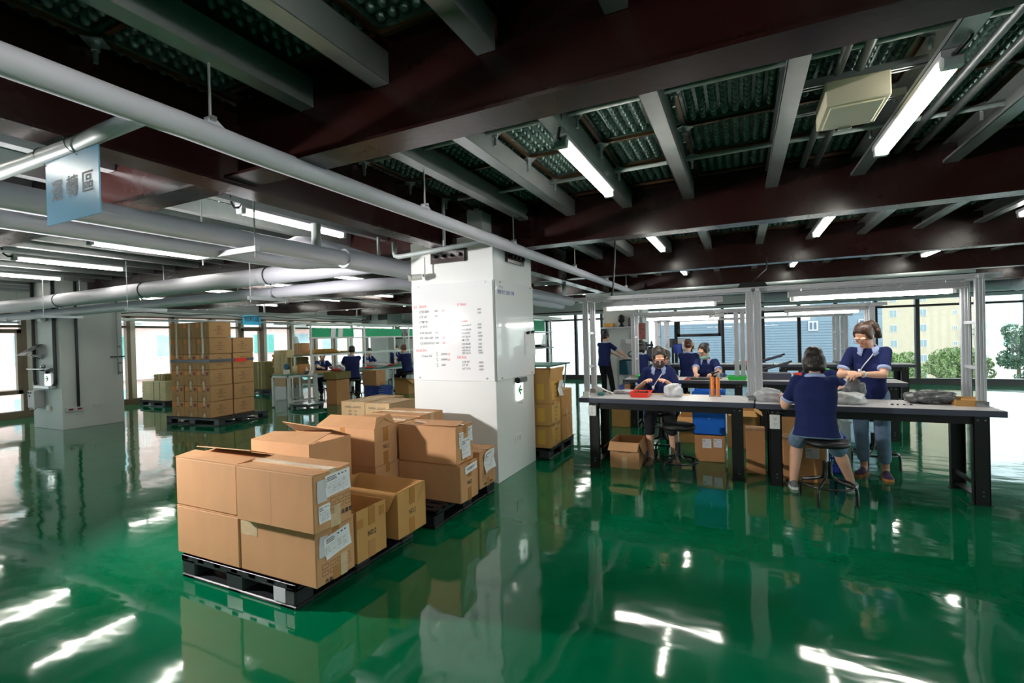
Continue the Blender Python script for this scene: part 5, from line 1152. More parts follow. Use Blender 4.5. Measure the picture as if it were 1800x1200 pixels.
# shelf corner with the standing man
sh=thing('wall_shelf','grey bracket shelf on the far pillar above the standing man','shelf',(-2.9,13.4,1.72)); obj('board',MB().box(-3.55,-2.45,13.25,13.58,1.72,1.77,.004),'lamp_grey',sh); obj('bracket',MB().prism([(13.58,1.72),(13.58,1.45),(13.27,1.72)],0,-3.5,-3.46),'dark_grey',sh)
pm('yellow_pl',(222,160,30),.4,var=.05)
tag(obj('toolbox',MB().box(-3.48,-3.2,13.3,13.5,1.772,1.88,.01),'yellow_pl'),'yellow box on the grey bracket shelf','box'); tag(obj('small_fan',MB().lathe([(0,0),(.08,0),(.05,.05),(.03,.09),(.09,.15),(.09,.28),(.02,.34),(0,.34)],(-3.0,13.42,1.772),14),'black',None,True),'black device in the middle of the grey bracket shelf','device'); tag(obj('speaker_box',MB().box(-2.80,-2.48,13.3,13.55,1.772,2.02,.03),'dark_grey'),'dark grey box at the right end of the bracket shelf','box')
dk=thing('desk','narrow grey desk against the far pillar','desk',(-2.7,13.1,0)); obj('desk_top',MB().box(-3.0,-2.05,12.75,13.5,.90,.94),'bench_top',dk); 
for x in (-2.97,-2.08):
    for y in (12.78,13.47): obj('leg',MB().box(x-.025,x+.025,y-.025,y+.025,0,.9),'lamp_grey',dk)
obj('lower_shelf',MB().box(-3.0,-2.05,12.75,13.5,.45,.48),'lamp_grey',dk)
tag(obj('white_board',MB().box(-2.95,-2.55,13.0,13.02,1.05,1.42).box(-2.9,-2.6,13.02,13.1,.94,1.05),'paper'),'white sheet stand on the narrow grey desk','sheet'); tag(obj('printer',MB().box(-2.55,-2.1,12.9,13.3,.942,1.20,.03),'black'),'black printer on the narrow grey desk','printer'); tag(obj('cable_coil',MB().tube([(-2.6+.1*math.cos(a),12.85,1.02+.08*math.sin(a)) for a in [i*PI/8 for i in range(16)]],.02,6,closed=True),'teal',None,True),'teal cable coil in front of the black printer','cable'); tag(obj('teal_bin',MB().box(-2.95,-2.3,12.8,13.4,.482,.86,.01),'teal'),'teal bin under the narrow grey desk','bin')
# machines along the end windows
pm('panel_red',(150,72,52),.5,var=.05)
cp=thing('control_box','red-brown control box with dark knobs above the drill press','control box',(-2.2,12.0,1.4)); obj('case',MB().box(-2.30,-2.09,11.9,12.02,1.42,1.82,.008),'panel_red',cp); kb=MB()
for x,z in ((-2.2,1.75),(-2.2,1.67),(-2.2,1.58),(-2.26,1.48),(-2.14,1.48),(-2.14,1.67)): kb.cyl((x,11.885,z),(x,11.9,z),.016,n=10)
obj('knob',kb,'black',cp); obj('pole',MB().cyl((-2.27,12.05,0),(-2.27,12.05,2.6),.022,n=10),'steel',cp)
dpz=thing('drill_press','bench drill press with black handwheel under the red-brown box','drill press',(-2.1,11.8,.0)); obj('stand',MB().box(-2.2,-1.99,11.7,11.98,0,.92,.01),'dark_grey',dpz); obj('column',MB().cyl((-2.1,11.9,.9),(-2.1,11.9,1.4),.03,n=14),'steel',dpz,True,angle=40); obj('head',MB().box(-2.18,-2.02,11.7,11.92,1.16,1.36,.02),'dark_grey',dpz); obj('handwheel',MB().tube([(-1.92,11.75+.09*math.cos(a),1.28+.09*math.sin(a)) for a in [i*PI/8 for i in range(16)]],.014,6,closed=True).cyl((-2.02,11.75,1.28),(-1.88,11.75,1.28),.025,n=10),'black',dpz,True,angle=40)
mc=thing('microscope_station','white inspection machine with blue box at the third row','machine',(-1.2,11.4,.86)); obj('body',MB().box(-1.18,-1.02,11.3,11.55,.862,1.30,.02).box(-1.18,-.90,11.2,11.5,1.18,1.34,.02),'white_pl',mc); obj('lens_head',MB().box(-1.08,-.96,11.15,11.3,1.10,1.22,.01).cyl((-.99,11.18,1.24),(-.93,11.18,1.24),.03,n=10),'black',mc); obj('blue_case',MB().box(-1.36,-1.19,11.25,11.5,1.10,1.30,.01),'blue_pl',mc)
mo=thing('monitor','dark monitor standing behind the white inspection machine','monitor',(-1.35,11.6,.86)); obj('screen',MB().box(-1.50,-1.35,11.6,11.63,1.22,1.42,.01),'dark_grey',mo); obj('stand',MB().box(-1.45,-1.40,11.62,11.65,.862,1.25),'black',mo); tb=thing('tablet','light tablet panel tilted on the inspection machine','tablet',(-1.05,11.5,1.36)); obj('panel',MB().ob((-1.22,11.55,1.36),(.16,.02,.12),Matrix.Rotation(-.25,3,'X')),'lamp_grey',tb); obj('edge',MB().ob((-1.22,11.562,1.36),(.18,.015,.14),Matrix.Rotation(-.25,3,'X')).cyl((-1.22,11.57,.862),(-1.22,11.57,1.34),.01,n=8),'dark_grey',tb)
tag(obj('parts_rack',MB().box(-1.2,-.75,11.15,11.3,.862,.9).box(-1.18,-.77,11.16,11.28,.91,.96).box(-1.16,-.79,11.17,11.27,.97,1.0),'dark_grey'),'low dark parts rack in front of the inspection machine','rack')
for k,(x,m_,lb) in enumerate(((.08,'red_pl','red'),(.24,'white_pl','white'),(-.08,'bag_white','pale'))): tag(obj('parts_box',MB().box(x-.07,x+.07,11.2,11.4,.862,.93,.004),m_),lb+' parts box on the third row by the end windows','box')
for x,y,z,lb in ((-11.25,10.4,.45,'round black stool of the woman behind the far left shelf'),(-9.30,11.95,.56,'round black stool of the brown-haired packer by the pillar edge'),(-11.3,12.35,.50,'round black stool of the packer behind the shelf post'),(-11.3,13.75,.56,'round black stool of the packer with glasses'),(-1.21,7.55,.52,'round black stool of the brown ponytailed worker'),(-.52,8.98,.52,'round black stool of the woman with the green mask'),(-.98,10.35,.56,'round black stool of the red-brown bun worker'),(-1.88,9.95,.56,'round black stool of the worker between the frame posts'),(.97,7.5,.48,'round black stool of the worker hidden behind the bobbed woman')):
    stool(lb,x,y,z,rot=.3)
# ---------------------------------------------------------------- whiteboards and things on the pillars
def gloss_white():
    m=pm('acrylic',(246,247,250),.10,var=.0,bump=.05,bs=6); b=m.node_tree.nodes['Principled BSDF']; b.inputs['Specular IOR Level'].default_value=.25; b.inputs['Coat Weight'].default_value=.7; b.inputs['Coat Roughness'].default_value=.03
    m=pm('pillar_gloss',(228,230,230),.16,var=.01)
gloss_white()
wb=thing('whiteboard','glossy whiteboard with red and black handwriting on the pillar','whiteboard',(-2.885,4.5,1.09))
obj('board',MB().box(-3.41,-2.357,4.494,4.505,1.09,2.17,.002),'acrylic',wb)
for x in (-3.32,-2.45):
    for z in (1.12,2.15): obj('screw',MB().cyl((x,4.486,z),(x,4.495,z),.010,n=10).cyl((x,4.484,z),(x,4.486,z),.006,n=8),'steel',wb)
Yb=4.4932
def wr(s,x,z,size=.036,mat='ink_black',sh=.18,sx=.8): text('handwriting',s,size,(x,Yb,z),'-y',mat,wb,bold=.0002,align='LEFT',sx=sx,shear=sh,alpha_rot=.02)
wr('6/5',-3.385,1.925,.042,'ink_red'); wr('Sunon',-3.31,1.93,.05,'ink_red',.3)
for s,z,q in (('CTRS 8800',1.865,'4000'),('CTR 542',1.807,'2000'),('CTMP 861',1.75,'10000'),('CX 8374',1.696,'4770'),('PT4P 500-600',1.624,'2000'),('PTR 1000-1000',1.566,'8000'),('VZ1000V24V5x2',1.507,'1000')):
    wr(s,-3.31,z); wr(q,-3.10,z+.004,.03); wr('ok',-3.005,z+.006,.042,'ink_red',.4)
wr('Hook line',-3.37,1.43,.046,'ink_red',.3); wr('1 Hosun 4x5',-3.30,1.364)
for z,k in ((1.385,1),(1.325,1),(1.262,0)):
    wr('6/\n10',-3.09,z,.026); wr('2000000' if k else '10000',-3.03,z,.03); 
    if k: wr('ok',-2.945,z,.042,'ink_red',.4)
wr('5/ Nidec',-2.80,1.925,.042,'ink_red'); wr('5/7 Seiko',-2.80,1.742,.042,'ink_red'); wr('5/8 Asia',-2.82,1.348,.046,'ink_red')
for s,z in (('Sakamoto 4',1.696),('V14 10x10b',1.648),('V14 2N94',1.609),('V15 30x14',1.571),('VM 1750',1.534),('V58 80x80',1.491),('V60 84x30',1.453),('V68 84 x5',1.422),('V80 25x15',1.392),('CHR 867',1.297),('CT 341',1.262),('NT 717-8',1.222)):
    wr(s,-2.755,z,.032)
for z in (1.862,1.825,1.70,1.665,1.61,1.575,1.535,1.49,1.455,1.42,1.395,1.29,1.25,1.215): wr(random.choice(('5000','2000','1000','10000')),-2.55,z,.03)
wb2=thing('whiteboard','glossy whiteboard with blue handwriting on the side face of the pillar','whiteboard',(-2.34,5.03,1.09)); obj('board',MB().box(-2.345,-2.334,4.52,5.53,1.09,2.17,.002),'acrylic',wb2)
for y in (4.62,5.44):
    for z in (1.115,2.15): obj('screw',MB().cyl((-2.334,y,z),(-2.326,y,z),.010,n=10),'steel',wb2)
text('handwriting','PDCA',.042,(-2.333,4.60,2.10),'+x','ink_blue',wb2,align='LEFT',sx=.9); text('handwriting','規劃 執行 查核 行動',.05,(-2.333,4.56,2.045),'+x','ink_blue',wb2,bold=.0006,align='LEFT',sx=.95)
for y,z,r_,lb in ((5.32,1.49,-.05,'nearer'),(5.46,1.50,.05,'farther')):
    o=tag(obj('paper_sheet',MB().slab([(-2.330,y-.075,z-.17),(-2.318,y+.075,z-.165),(-2.330,y+.075,z+.11),(-2.331,y-.075,z+.11)],.001),'paper'),'white sheet held by a black clip on the side whiteboard, the '+lb+' one','paper')
    tag(obj('binder_clip',MB().box(-2.333,-2.305,y-.025,y+.025,z+.095,z+.125,.004).cyl((-2.31,y-.02,z+.12),(-2.31,y+.02,z+.12),.012,n=8),'black'),'black clip on the side whiteboard, the '+lb+' of the two','clip')
def exit_sign(label,x,y,z,face,s=1.0,flip=1,boxm='dark_grey'):
    t=thing('exit_sign',label,'exit sign',(x,y,z)); 
    if face=='+x':
        obj('sign_plate',MB().box(x,x+.02,y-.085*s,y+.085*s,z-.10*s,z+.11*s,.003),'exit_glow',t); obj('lamp_housing',MB().box(x,x+.07,y-.105*s,y+.11*s,z+.11*s,z+.17*s,.01),'steel',t); obj('end_cap',MB().cyl((x+.04,y-.112*s,z+.14*s),(x+.04,y-.10*s,z+.14*s),.035*s,n=16),'black',t)
        P=lambda a,b:(x+.0215,y+a*s,z+b*s)
    else:
        obj('sign_plate',MB().box(x-.085*s,x+.085*s,y-.02,y,z-.10*s,z+.11*s,.003),'exit_glow',t); obj('lamp_housing',MB().box(x-.11*s,x+.105*s,y-.07,y,z+.11*s,z+.17*s,.01),'lamp_grey',t); obj('end_cap',MB().box(x+.06*s,x+.11*s,y-.08,y-.0,z+.105*s,z+.175*s,.006),'black',t)
        P=lambda a,b:(x+a*s,y-.0215,z+b*s)
    q=-flip; m=MB(); a=lambda u,v:P(u*q,v)
    m.add([a(.065,.02),a(-.005,.085),a(-.03,.06),a(.008,.032),a(-.055,.032),a(-.055,.006),a(.008,.006),a(-.03,-.022),a(-.005,-.047)],[(0,1,2,3),(0,3,6),(3,4,5,6),(0,6,7,8)])
    obj('arrow',m,'green_sign',t)
    r=MB(); r.add([a(-.035,-.055),a(-.050,-.055),a(-.050,-.085),a(-.035,-.085)],[(0,1,2,3)]).add([a(-.028,-.05),a(-.02,-.05),a(-.01,-.09),a(-.02,-.09)],[(0,1,2,3)]); obj('pictogram',r,'green_sign',t)
    return t
exit_sign('lit exit sign with green arrow on the side of the whiteboard pillar',-2.35,5.075,.92,'+x',.98,1); obj_b=tag(obj('sign_bracket',MB().tube([(-2.345,5.0,.80),(-2.30,5.05,.79),(-2.345,5.1,.80)],.005,6),'steel',None,True),'thin metal bracket below the lit exit sign on the pillar','bracket')
t=thing('power_outlet','white wall outlet low on the side of the whiteboard pillar','power outlet',(-2.35,5.0,.38)); obj('cover_plate',MB().box(-2.35,-2.338,4.94,5.10,.34,.44,.004),'white_pl',t); obj('slots',MB().box(-2.338,-2.337,4.965,5.0,.36,.42).box(-2.338,-2.337,5.03,5.07,.36,.42),'paper_grey',t)
cv=thing('security_camera','white bullet security camera on a rod before the whiteboard pillar','security camera',(-3.165,4.42,2.44)); obj('rod',MB().cyl((-3.165,4.42,2.26),(-3.165,4.42,2.47),.009,n=8),'white_pl',cv); d=Vector((-.83,-.55,-.10)).normalized(); c0=Vector((-3.165,4.40,2.255)); obj('camera_body',MB().cyl(c0+d*.02,c0+d*.15,.032,.034,18).box(c0.x-.01,c0.x+.01,c0.y-.01,c0.y+.02,2.25,2.28),'white_pl',cv,True,angle=40); obj('hood',MB().cyl(c0+d*.14,c0+d*.17,.038,n=18),'white_pl',cv,True,angle=40); obj('lens_ring',MB().cyl(c0+d*.165,c0+d*.173,.031,n=18),'black',cv); obj('lens',MB().cyl(c0+d*.17,c0+d*.176,.012,n=12),'steel',cv)
for x,lb in ((-9.0,'left'),(-8.72,'right')):
    dc=thing('dome_camera',lb+' one of the two white dome cameras below the duct','dome camera',(x,6.0,2.40),0,'dome cameras'); obj('mount',MB().cyl((x,6,2.45),(x,6,2.54),.065,.05,16),'white_pl',dc,True,angle=40); obj('dome',MB().ell((x,6,2.43),(.075,.075,.06)),'white_pl',dc,True); obj('lens',MB().ell((x-.02,5.94,2.41),(.03,.03,.03)),'black',dc,True)
tag(obj('camera_rail',MB().box(-9.2,-8.5,5.98,6.02,2.53,2.56).cyl((-9.1,6,2.55),(-9.1,6,2.86),.01,n=8).cyl((-8.6,6,2.55),(-8.6,6,2.86),.01,n=8),'galv'),'short rail the two dome cameras hang from','rail')
# left column
cx=4.56
rk=thing('magazine_rack','tilted steel rack with leaflets on the left column','rack',(-12.6,cx,1.5)); obj('plate',MB().slab([(-12.78,4.30,1.47),(-12.46,4.30,1.47),(-12.36,4.54,1.66),(-12.68,4.54,1.66)],.006).slab([(-12.80,4.28,1.46),(-12.42,4.28,1.46),(-12.42,4.56,1.46),(-12.80,4.56,1.46)],.006),'steel',rk)
mb=MB()
for k in range(3): mb.slab([(-12.74+.1*k,4.31,1.48),(-12.70+.1*k,4.31,1.48),(-12.60+.1*k,4.53,1.672),(-12.64+.1*k,4.53,1.672)],.003)
obj('leaflet',mb,'dark_grey',rk); obj('bracket',MB().prism([(4.56,1.46),(4.56,1.36),(4.40,1.46)],0,-12.62,-12.59).prism([(4.56,1.46),(4.56,1.36),(4.40,1.46)],0,-12.48,-12.45),'steel',rk)
sf=thing('wall_shelf','small steel shelf above the exit sign on the left column','shelf',(-12.3,cx,1.18)); obj('board',MB().box(-12.62,-11.98,4.36,4.56,1.18,1.195),'steel',sf); obj('bracket',MB().prism([(4.56,1.18),(4.56,1.08),(4.42,1.18)],0,-12.3,-12.27).prism([(4.56,1.18),(4.56,1.08),(4.42,1.18)],0,-12.08,-12.05),'steel',sf); tag(obj('knob_fitting',MB().ell((-12.20,4.46,1.235),(.04,.04,.04)),'steel',None,True),'round steel fitting on the small shelf of the left column','fitting')
exit_sign('lit exit sign with green arrow pointing right on the left column',-12.28,cx,.965,'-y',1.15,-1)
tag(obj('cable_tray',MB().box(-12.55,-11.95,4.44,4.56,.80,.86,.01),'galv'),'short galvanised tray below the exit sign of the left column','tray'); db=thing('soap_dispenser','tall grey dispenser with black buttons on the left column','dispenser',(-12.55,cx,.55)); obj('case',MB().box(-12.72,-12.44,4.40,4.56,.42,.76,.01),'lamp_grey',db); obj('button',MB().box(-12.70,-12.66,4.39,4.40,.70,.74).box(-12.60,-12.56,4.39,4.40,.70,.74).box(-12.66,-12.62,4.39,4.40,.64,.67),'black',db); obj('cord',MB().tube([(-12.5,4.45,.42),(-12.48,4.4,.38),(-12.6,4.36,.33)],.006,6),'black',db,True)
tag(obj('socket_box',MB().box(-12.31,-12.19,4.52,4.56,.36,.46,.006),'white_pl'),'white socket beside the tall grey dispenser','socket'); tag(obj('wall_speaker',MB().box(-12.42,-12.22,4.46,4.56,2.10,2.36,.03),'white_pl'),'white wall speaker high on the left column','speaker')
tag(obj('conduit',MB().tube([(-12.74,4.525,2.9),(-12.74,4.525,.95),(-12.72,4.53,.86)],.03,10),'dark_grey',None,True),'dark conduit down the left edge of the left column','conduit'); tag(obj('conduit',MB().tube([(-11.90,4.525,3.0),(-11.90,4.525,1.0),(-11.93,4.53,.9),(-12.0,4.53,.85),(-12.1,4.53,.83)],.03,10),'dark_grey',None,True),'dark conduit bending inwards at the left column corner','conduit')
tag(obj('conduit',MB().tube([(-11.735,4.80,3.0),(-11.735,4.80,.43)],.024,10),'dark_grey',None,True),'dark conduit down the wide face of the left column','conduit')
sp_=thing('power_outlet','outlet strip with two red sockets low on the left column','power outlet',(-11.76,4.73,.39)); obj('cover_plate',MB().box(-11.76,-11.73,4.60,4.88,.34,.43,.004),'paper_grey',sp_); obj('socket',MB().box(-11.73,-11.722,4.64,4.71,.37,.40).box(-11.73,-11.722,4.78,4.85,.37,.40),'lbl_red',sp_); tag(obj('power_outlet',MB().box(-11.76,-11.745,5.05,5.18,.38,.44,.003),'paper_grey'),'plain outlet plate beside the red sockets on the left column','power outlet')
wp=thing('water_pipe','thin steel pipe with valves at the right edge of the left column','pipe',(-11.73,5.5,1)); obj('pipe_run',MB().tube([(-11.73,5.48,2.6),(-11.73,5.48,1.0)],.014,10),'pipe_grey',wp,True); obj('clamp',MB().box(-11.76,-11.72,5.36,5.60,1.36,1.385).box(-11.76,-11.72,5.4,5.6,2.36,2.38),'dark_grey',wp)
for z in (1.58,1.24,1.04): obj('valve',MB().cyl((-11.73,5.48,z),(-11.66,5.52,z),.016,n=10),'steel',wp,True,angle=40)
# ---------------------------------------------------------------- ceiling lights, boxes and trays
def tube_light():
    t=thing('ceiling_light','','ceiling light',(0,0,0),0,'ceiling tube lights')
    obj('housing',MB().prism([(-.048,.058),(.048,.058),(.048,.03),(.03,.012),(-.03,.012),(-.048,.03)],1,-.66,.66),'lamp_grey',t,local=True)
    obj('tube',MB().cyl((-.018,-.61,-.008),(-.018,.61,-.008),.017,n=12).cyl((.018,-.61,-.008),(.018,.61,-.008),.017,n=12),'led',t,True,local=True,angle=40)
    for y in (-.635,.635): obj('end_cap',MB().box(-.042,.042,y-.025,y+.025,-.025,.03,.006),'pipe_grey',t,local=True)
    obj('cable',MB().tube([(0,-.66,.03),(0,-.70,.02),(.03,-.75,.05),(.05,-.78,.13),(.03,-.80,.2)],.011,8),'cable_black',t,True,local=True)
    return t
proto=tube_light(); first=True
rown={-1:'over the camera end',0:'in the bay nearest the sign',1:'in the bay of the whiteboard pillar',2:'in the bay beyond the pillar',3:'in the third bay beyond the pillar',4:'in the farthest bay'}
coln={-13.6:'far left column row',-10.87:'fourth purlin row left of the pillar',-8.87:'third row left of the pillar',-6.9:'second row left of the pillar',-4.2:'first row left of the pillar',-1.03:'first row right of the pillar',.935:'second row right of the pillar',2.95:'third row right of the pillar',5.6:'fourth row right of the pillar'}
for x in coln:
    for bi,y in ((-1,-2.6),(0,.60),(1,3.62),(2,6.88),(3,10.17),(4,13.3)):
        if x in(-13.6,) and bi<1: continue
        if x==5.6 and bi<2: continue
        if x==2.95 and bi==1: continue
        lb='tube light %s, %s'%(rown[bi],coln[x])
        if first: proto.location=(x,y,2.80); proto['label']=lb; first=False
        else: dup(proto,(x,y,2.80),0,lb)
jb=thing('junction_box','cream junction box hung under a slotted channel between the purlins','junction box',(.61,3.4,2.80)); obj('case',MB().box(.46,.76,3.22,3.60,2.80,2.94,.006),'card_edge',jb); 
pm('cream_metal',(214,208,180),.45,var=.02); jb.children[0].data.materials[0]=M['cream_metal']
obj('door',MB().box(.485,.735,3.245,3.575,2.79,2.802,.003),'cream_metal',jb); obj('handle',MB().box(.57,.64,3.56,3.575,2.775,2.79,.003),'steel',jb)
for y,lb in ((2.75,'nearest the camera'),(3.25,'over the cream junction box'),(3.62,'past the cream junction box')):
    ch=tag(obj('slotted_channel',MB().box(.30,.92,y-.022,y-.018,2.93,2.975).box(.30,.92,y+.018,y+.022,2.93,2.975).box(.30,.92,y-.022,y-.012,2.93,2.934).box(.30,.92,y+.012,y+.022,2.93,2.934),'galv'),'slotted steel channel between two purlins, '+lb,'channel','slotted channels')
for x,lb in ((.52,'first from the junction box door hinge'),(.62,'second from the junction box door hinge'),(1.18,'right of the second light row'),(1.32,'farther right of the second light row')): tag(obj('conduit',MB().cyl((x,2.1,2.985),(x,4.9,2.985),.025,n=12),'galv_dark',None,True,angle=40),'grey conduit above the purlins, '+lb,'conduit','grey ceiling conduits')
for y,lb in ((3.0,'near the pillar side lights'),(4.25,'just before the next beam')): tag(obj('conduit',MB().tube([(-2.6,y,2.99),(6.4,y,3.0)],.016,10),'pipe_grey',None,True),'thin cross conduit above the purlins, '+lb,'conduit','thin cross conduits')
tag(obj('cable',MB().tube([(-1.56,6.7,2.9),(-1.55,6.65,2.75),(-1.52,6.45,2.45),(-1.47,6.15,2.15),(-1.46,6.0,2.02)],.012,8),'dark_grey',None,True),'grey cable dropping from the ceiling to the near left light frame','cable'); tag(obj('cable',MB().tube([(.35,7.5,2.56),(.3,6.6,2.3),(.12,5.85,2.08)],.007,6),'cable_black',None,True),'thin black cable dropping to the middle of the near light frame','cable')
tag(obj('power_box',MB().prism([(-.02,2.02),(.27,2.02),(.24,2.07),(.01,2.07)],1,5.70,5.86),'black'),'flat black power box on top of the near light frame','power box')
# cable raceway near the left windows, on slotted hangers
rw=thing('cable_tray','long grey cable tray hung in front of the left windows','cable tray',(-13.4,8,2.45)); obj('tray_body',MB().box(-13.5,-13.3,4.75,14.6,2.44,2.48).box(-13.5,-13.49,4.75,14.6,2.48,2.53).box(-13.31,-13.3,4.75,14.6,2.48,2.53),'pipe_grey',rw); obj('cable',MB().tube([(-13.25,4.8+.5*i,2.39+.03*math.sin(i*1.9)) for i in range(20)],.012,6),'dark_grey',rw,True)
for y in (5.3,6.8,8.4,10.2,12.2,14.2): obj('hanger',MB().box(-13.42,-13.38,y-.02,y+.02,2.40,3.0),'galv',rw)
tag(obj('light_rail',MB().box(-8.3,-8.2,6.0,14.0,2.50,2.54),'pipe_grey'),'long pale rail under the beams left of the pillar','rail')
hs=thing('hanging_sign','bright blue hanging sign reading 物料區 by the left windows','sign',(-14.4,10.5,2.2)); obj('board',MB().box(-14.41,-14.40,10.18,10.82,2.19,2.52),'sign_blue_deep',hs); text('lettering','物料區',.17,(-14.397,10.5,2.36),'+x','sign_ink',hs,bold=.003,sx=1.1)
for y in (10.3,10.7): obj('cord',MB().cyl((-14.405,y,2.5),(-14.405,y,2.9),.004,n=6),'white_pl',hs)
# cabinets and switch boxes far left of the end wall
for x,z0,lb in ((-12.3,0,'nearer'),(-11.7,0,'farther')): 
    cb_=thing('air_conditioner','tall pale cabinet by the end wall, the %s of two'%lb,'cabinet',(x,15.6,0),0,'pale cabinets by the end wall'); obj('case',MB().box(x-.28,x+.28,15.3,15.9,0,1.95,.01),'wall_paint',cb_); obj('vent',MB().box(x-.2,x+.2,15.292,15.3,1.62,1.85),'dark_grey',cb_)
obj_s=struct('trim_4',MB().box(-13.0,-10.9,16.1,16.3,.05,2.4),'wall_paint')
for x,lb in ((-13.55,'left'),(-12.72,'right')): tag(obj('louvre_panel',MB().box(x-.22,x+.22,14.86,14.90,2.38,2.72),'dark_grey'),'dark louvre panel high on the far corner pillar, '+lb,'louvre panel')
# ---------------------------------------------------------------- outside
pm('pink_tile',(230,196,190),.7,var=.12,vs=3); pm('white_tile',(226,228,228),.6,var=.05,vs=2); pm('win_blue',(112,128,134),.35,var=.1); pm('cream_wall',(158,148,131),.8,var=.05,vs=1); pm('grey_clad',(104,122,138),.6,var=.06,vs=2); pm('clad_joint',(92,108,124),.6,var=.03); pm('grey_dark',(74,92,112),.6,var=.05); pm('win_glass',(158,184,192),.2,var=.2,vs=1); pm('rail_white',(230,232,236),.5,var=.02); pm('teal_shutter',(92,160,154),.5,var=.05); pm('road',(150,150,146),.9,var=.08,vs=.4)
pm('leaf',(98,120,70),.6,var=.3,vs=1.2); pm('leaf_dark',(56,88,64),.6,var=.3,vs=1.2); pm('bark',(90,70,52),.9,var=.2)
struct('ground_outside',MB().box(-160,160,-120,260,-12.3,-12),'road')
def building(label,axis,pos,a0,a1,z0,z1,depth,wall,wins,band=None,rails=(),name='apartment_building',lines=0,lm='grey_dark'):
    """flat facade at pos facing the workshop; wins (a0,a1,z0,z1,material)"""
    t=thing(name,label,'building',((pos,(a0+a1)/2,z0) if axis==0 else ((a0+a1)/2,pos,z0)))
    def bx(mb,a,b,d0,d1,z,zz):
        if axis==0: mb.box(pos-d1,pos-d0,a,b,z,zz)
        else: mb.box(a,b,pos+d0,pos+d1,z,zz)
        return mb
    obj('wall',bx(MB(),a0,a1,0,depth,z0,z1),wall,t)
    if lines:
        m=MB(); z=z0
        while z<z1: bx(m,a0,a1,-.012,.01,z,z+.03); z+=lines
        obj('cladding_joint',m,lm,t)
    for (a,b,z,zz,mt) in wins:
        f=obj('window',bx(MB(),a,b,-.05,.02,z,zz),'lamp_grey',t); k=.06
        m=MB(); h=(a+b)/2; bx(m,a+k,h-k/2,-.07,0,z+k,zz-k); bx(m,h+k/2,b-k,-.07,0,z+k,zz-k); obj('pane',m,mt,f)
    for (a,b,z,zz,mt) in (band or ()): obj('band',bx(MB(),a,b,-.25,.1,z,zz),mt,t)
    for (a,b,z) in rails:
        m=MB(); bx(m,a,b,-.9,.05,z-.12,z); bx(m,a,b,-.9,-.85,z+.9,z+.96); x=a
        while x<b: bx(m,x,x+.04,-.9,-.87,z,z+.9); x+=.16
        obj('balcony',m,'rail_white',t)
    return t
w=[];bd=[];rl=[]
for s in range(-4,3):
    zb=.3+3.0*s-.3
    for k in range(-2,14):
        a=4+k*3.1; w.append((a,a+1.7,zb+.9,zb+2.3,'win_glass' if (k+s)%3 else 'teal_shutter'))
        if (k*7+s*3)%4==0: rl.append((a-.5,a+2.3,zb+.05))
    bd.append((-4,48,zb+2.75,zb+3.05,'white_tile'))
building('pink tiled apartment block with white balconies beyond the left windows',0,-31,-4,48,-12,10,8,'pink_tile',w,bd,rl)
w=[]
for s in range(-4,3):
    for k in range(4): w.append((-17+k*3.4,-15.2+k*3.4,s*3+.9,s*3+2.3,'win_glass'))
building('white tiled block close beyond the end windows, left of the benches',1,25,-24,-4.2,-12,9,8,'white_tile',[],lines=.35,lm='lamp_grey')
building('grey-blue clad wall close beyond the end windows behind the benches',1,27,-3.9,4.6,-12,2.0,8,'grey_clad',[(2.95,3.35,1.5,1.95,'grey_dark')],lines=.13,lm='clad_joint')
building('pale grey upper block above the grey-blue clad wall',1,28.5,-4.1,3.2,2.0,11,6,'white_tile',[],lines=.4,lm='lamp_grey')
building('pale clad block with a column of small windows right of the grey one',1,36,4.4,7.8,-12,9,6,'grey_clad',[(6.6,7.3,z,z+1.0,'grey_dark') for z in (-4,-2.3,-.6,1.1,2.8,4.5)],lines=.9,lm='clad_joint')
w=[]
for s in range(-4,5):
    for k,x in enumerate((20.6,24.9,29.2)): w.append((x,x+(1.1),3.4+2.75*s,4.73+2.75*s,'win_blue'))
    w.append((33.9,34.5,3.6+2.75*s,4.3+2.75*s,'win_blue'))
building('tall cream apartment block with small blue windows beyond the end windows',1,110,18.6,37.5,-12,26,14,'cream_wall',w)
building('low white block at the far right beyond the end windows',1,120,38.5,75,-12,3.6,12,'white_tile',[(40+4*k,42.2+4*k,z,z+1.4,'win_glass') for k in range(8) for z in (-5.5,-2.4,.6)],bd and [(38.5,75,3.2,3.9,'rail_white')]); building('pale hazy high-rise at the far right horizon',1,190,70,130,-12,20,14,'white_tile',[(74+7*k,77+7*k,z,z+2,'win_glass') for k in range(7) for z in (-2,3,8)])
sgn=thing('street_sign','small green sign bracketed on the cream apartment block','street sign',(36.6,109,-.6)); obj('sign_panel',MB().box(36.3,37.6,108.6,108.8,-.3,1.1),'green_sign',sgn); obj('bracket',MB().box(34.6,36.4,108.7,108.8,.8,.95).box(34.6,36.4,108.7,108.8,-.1,.05),'dark_grey',sgn)
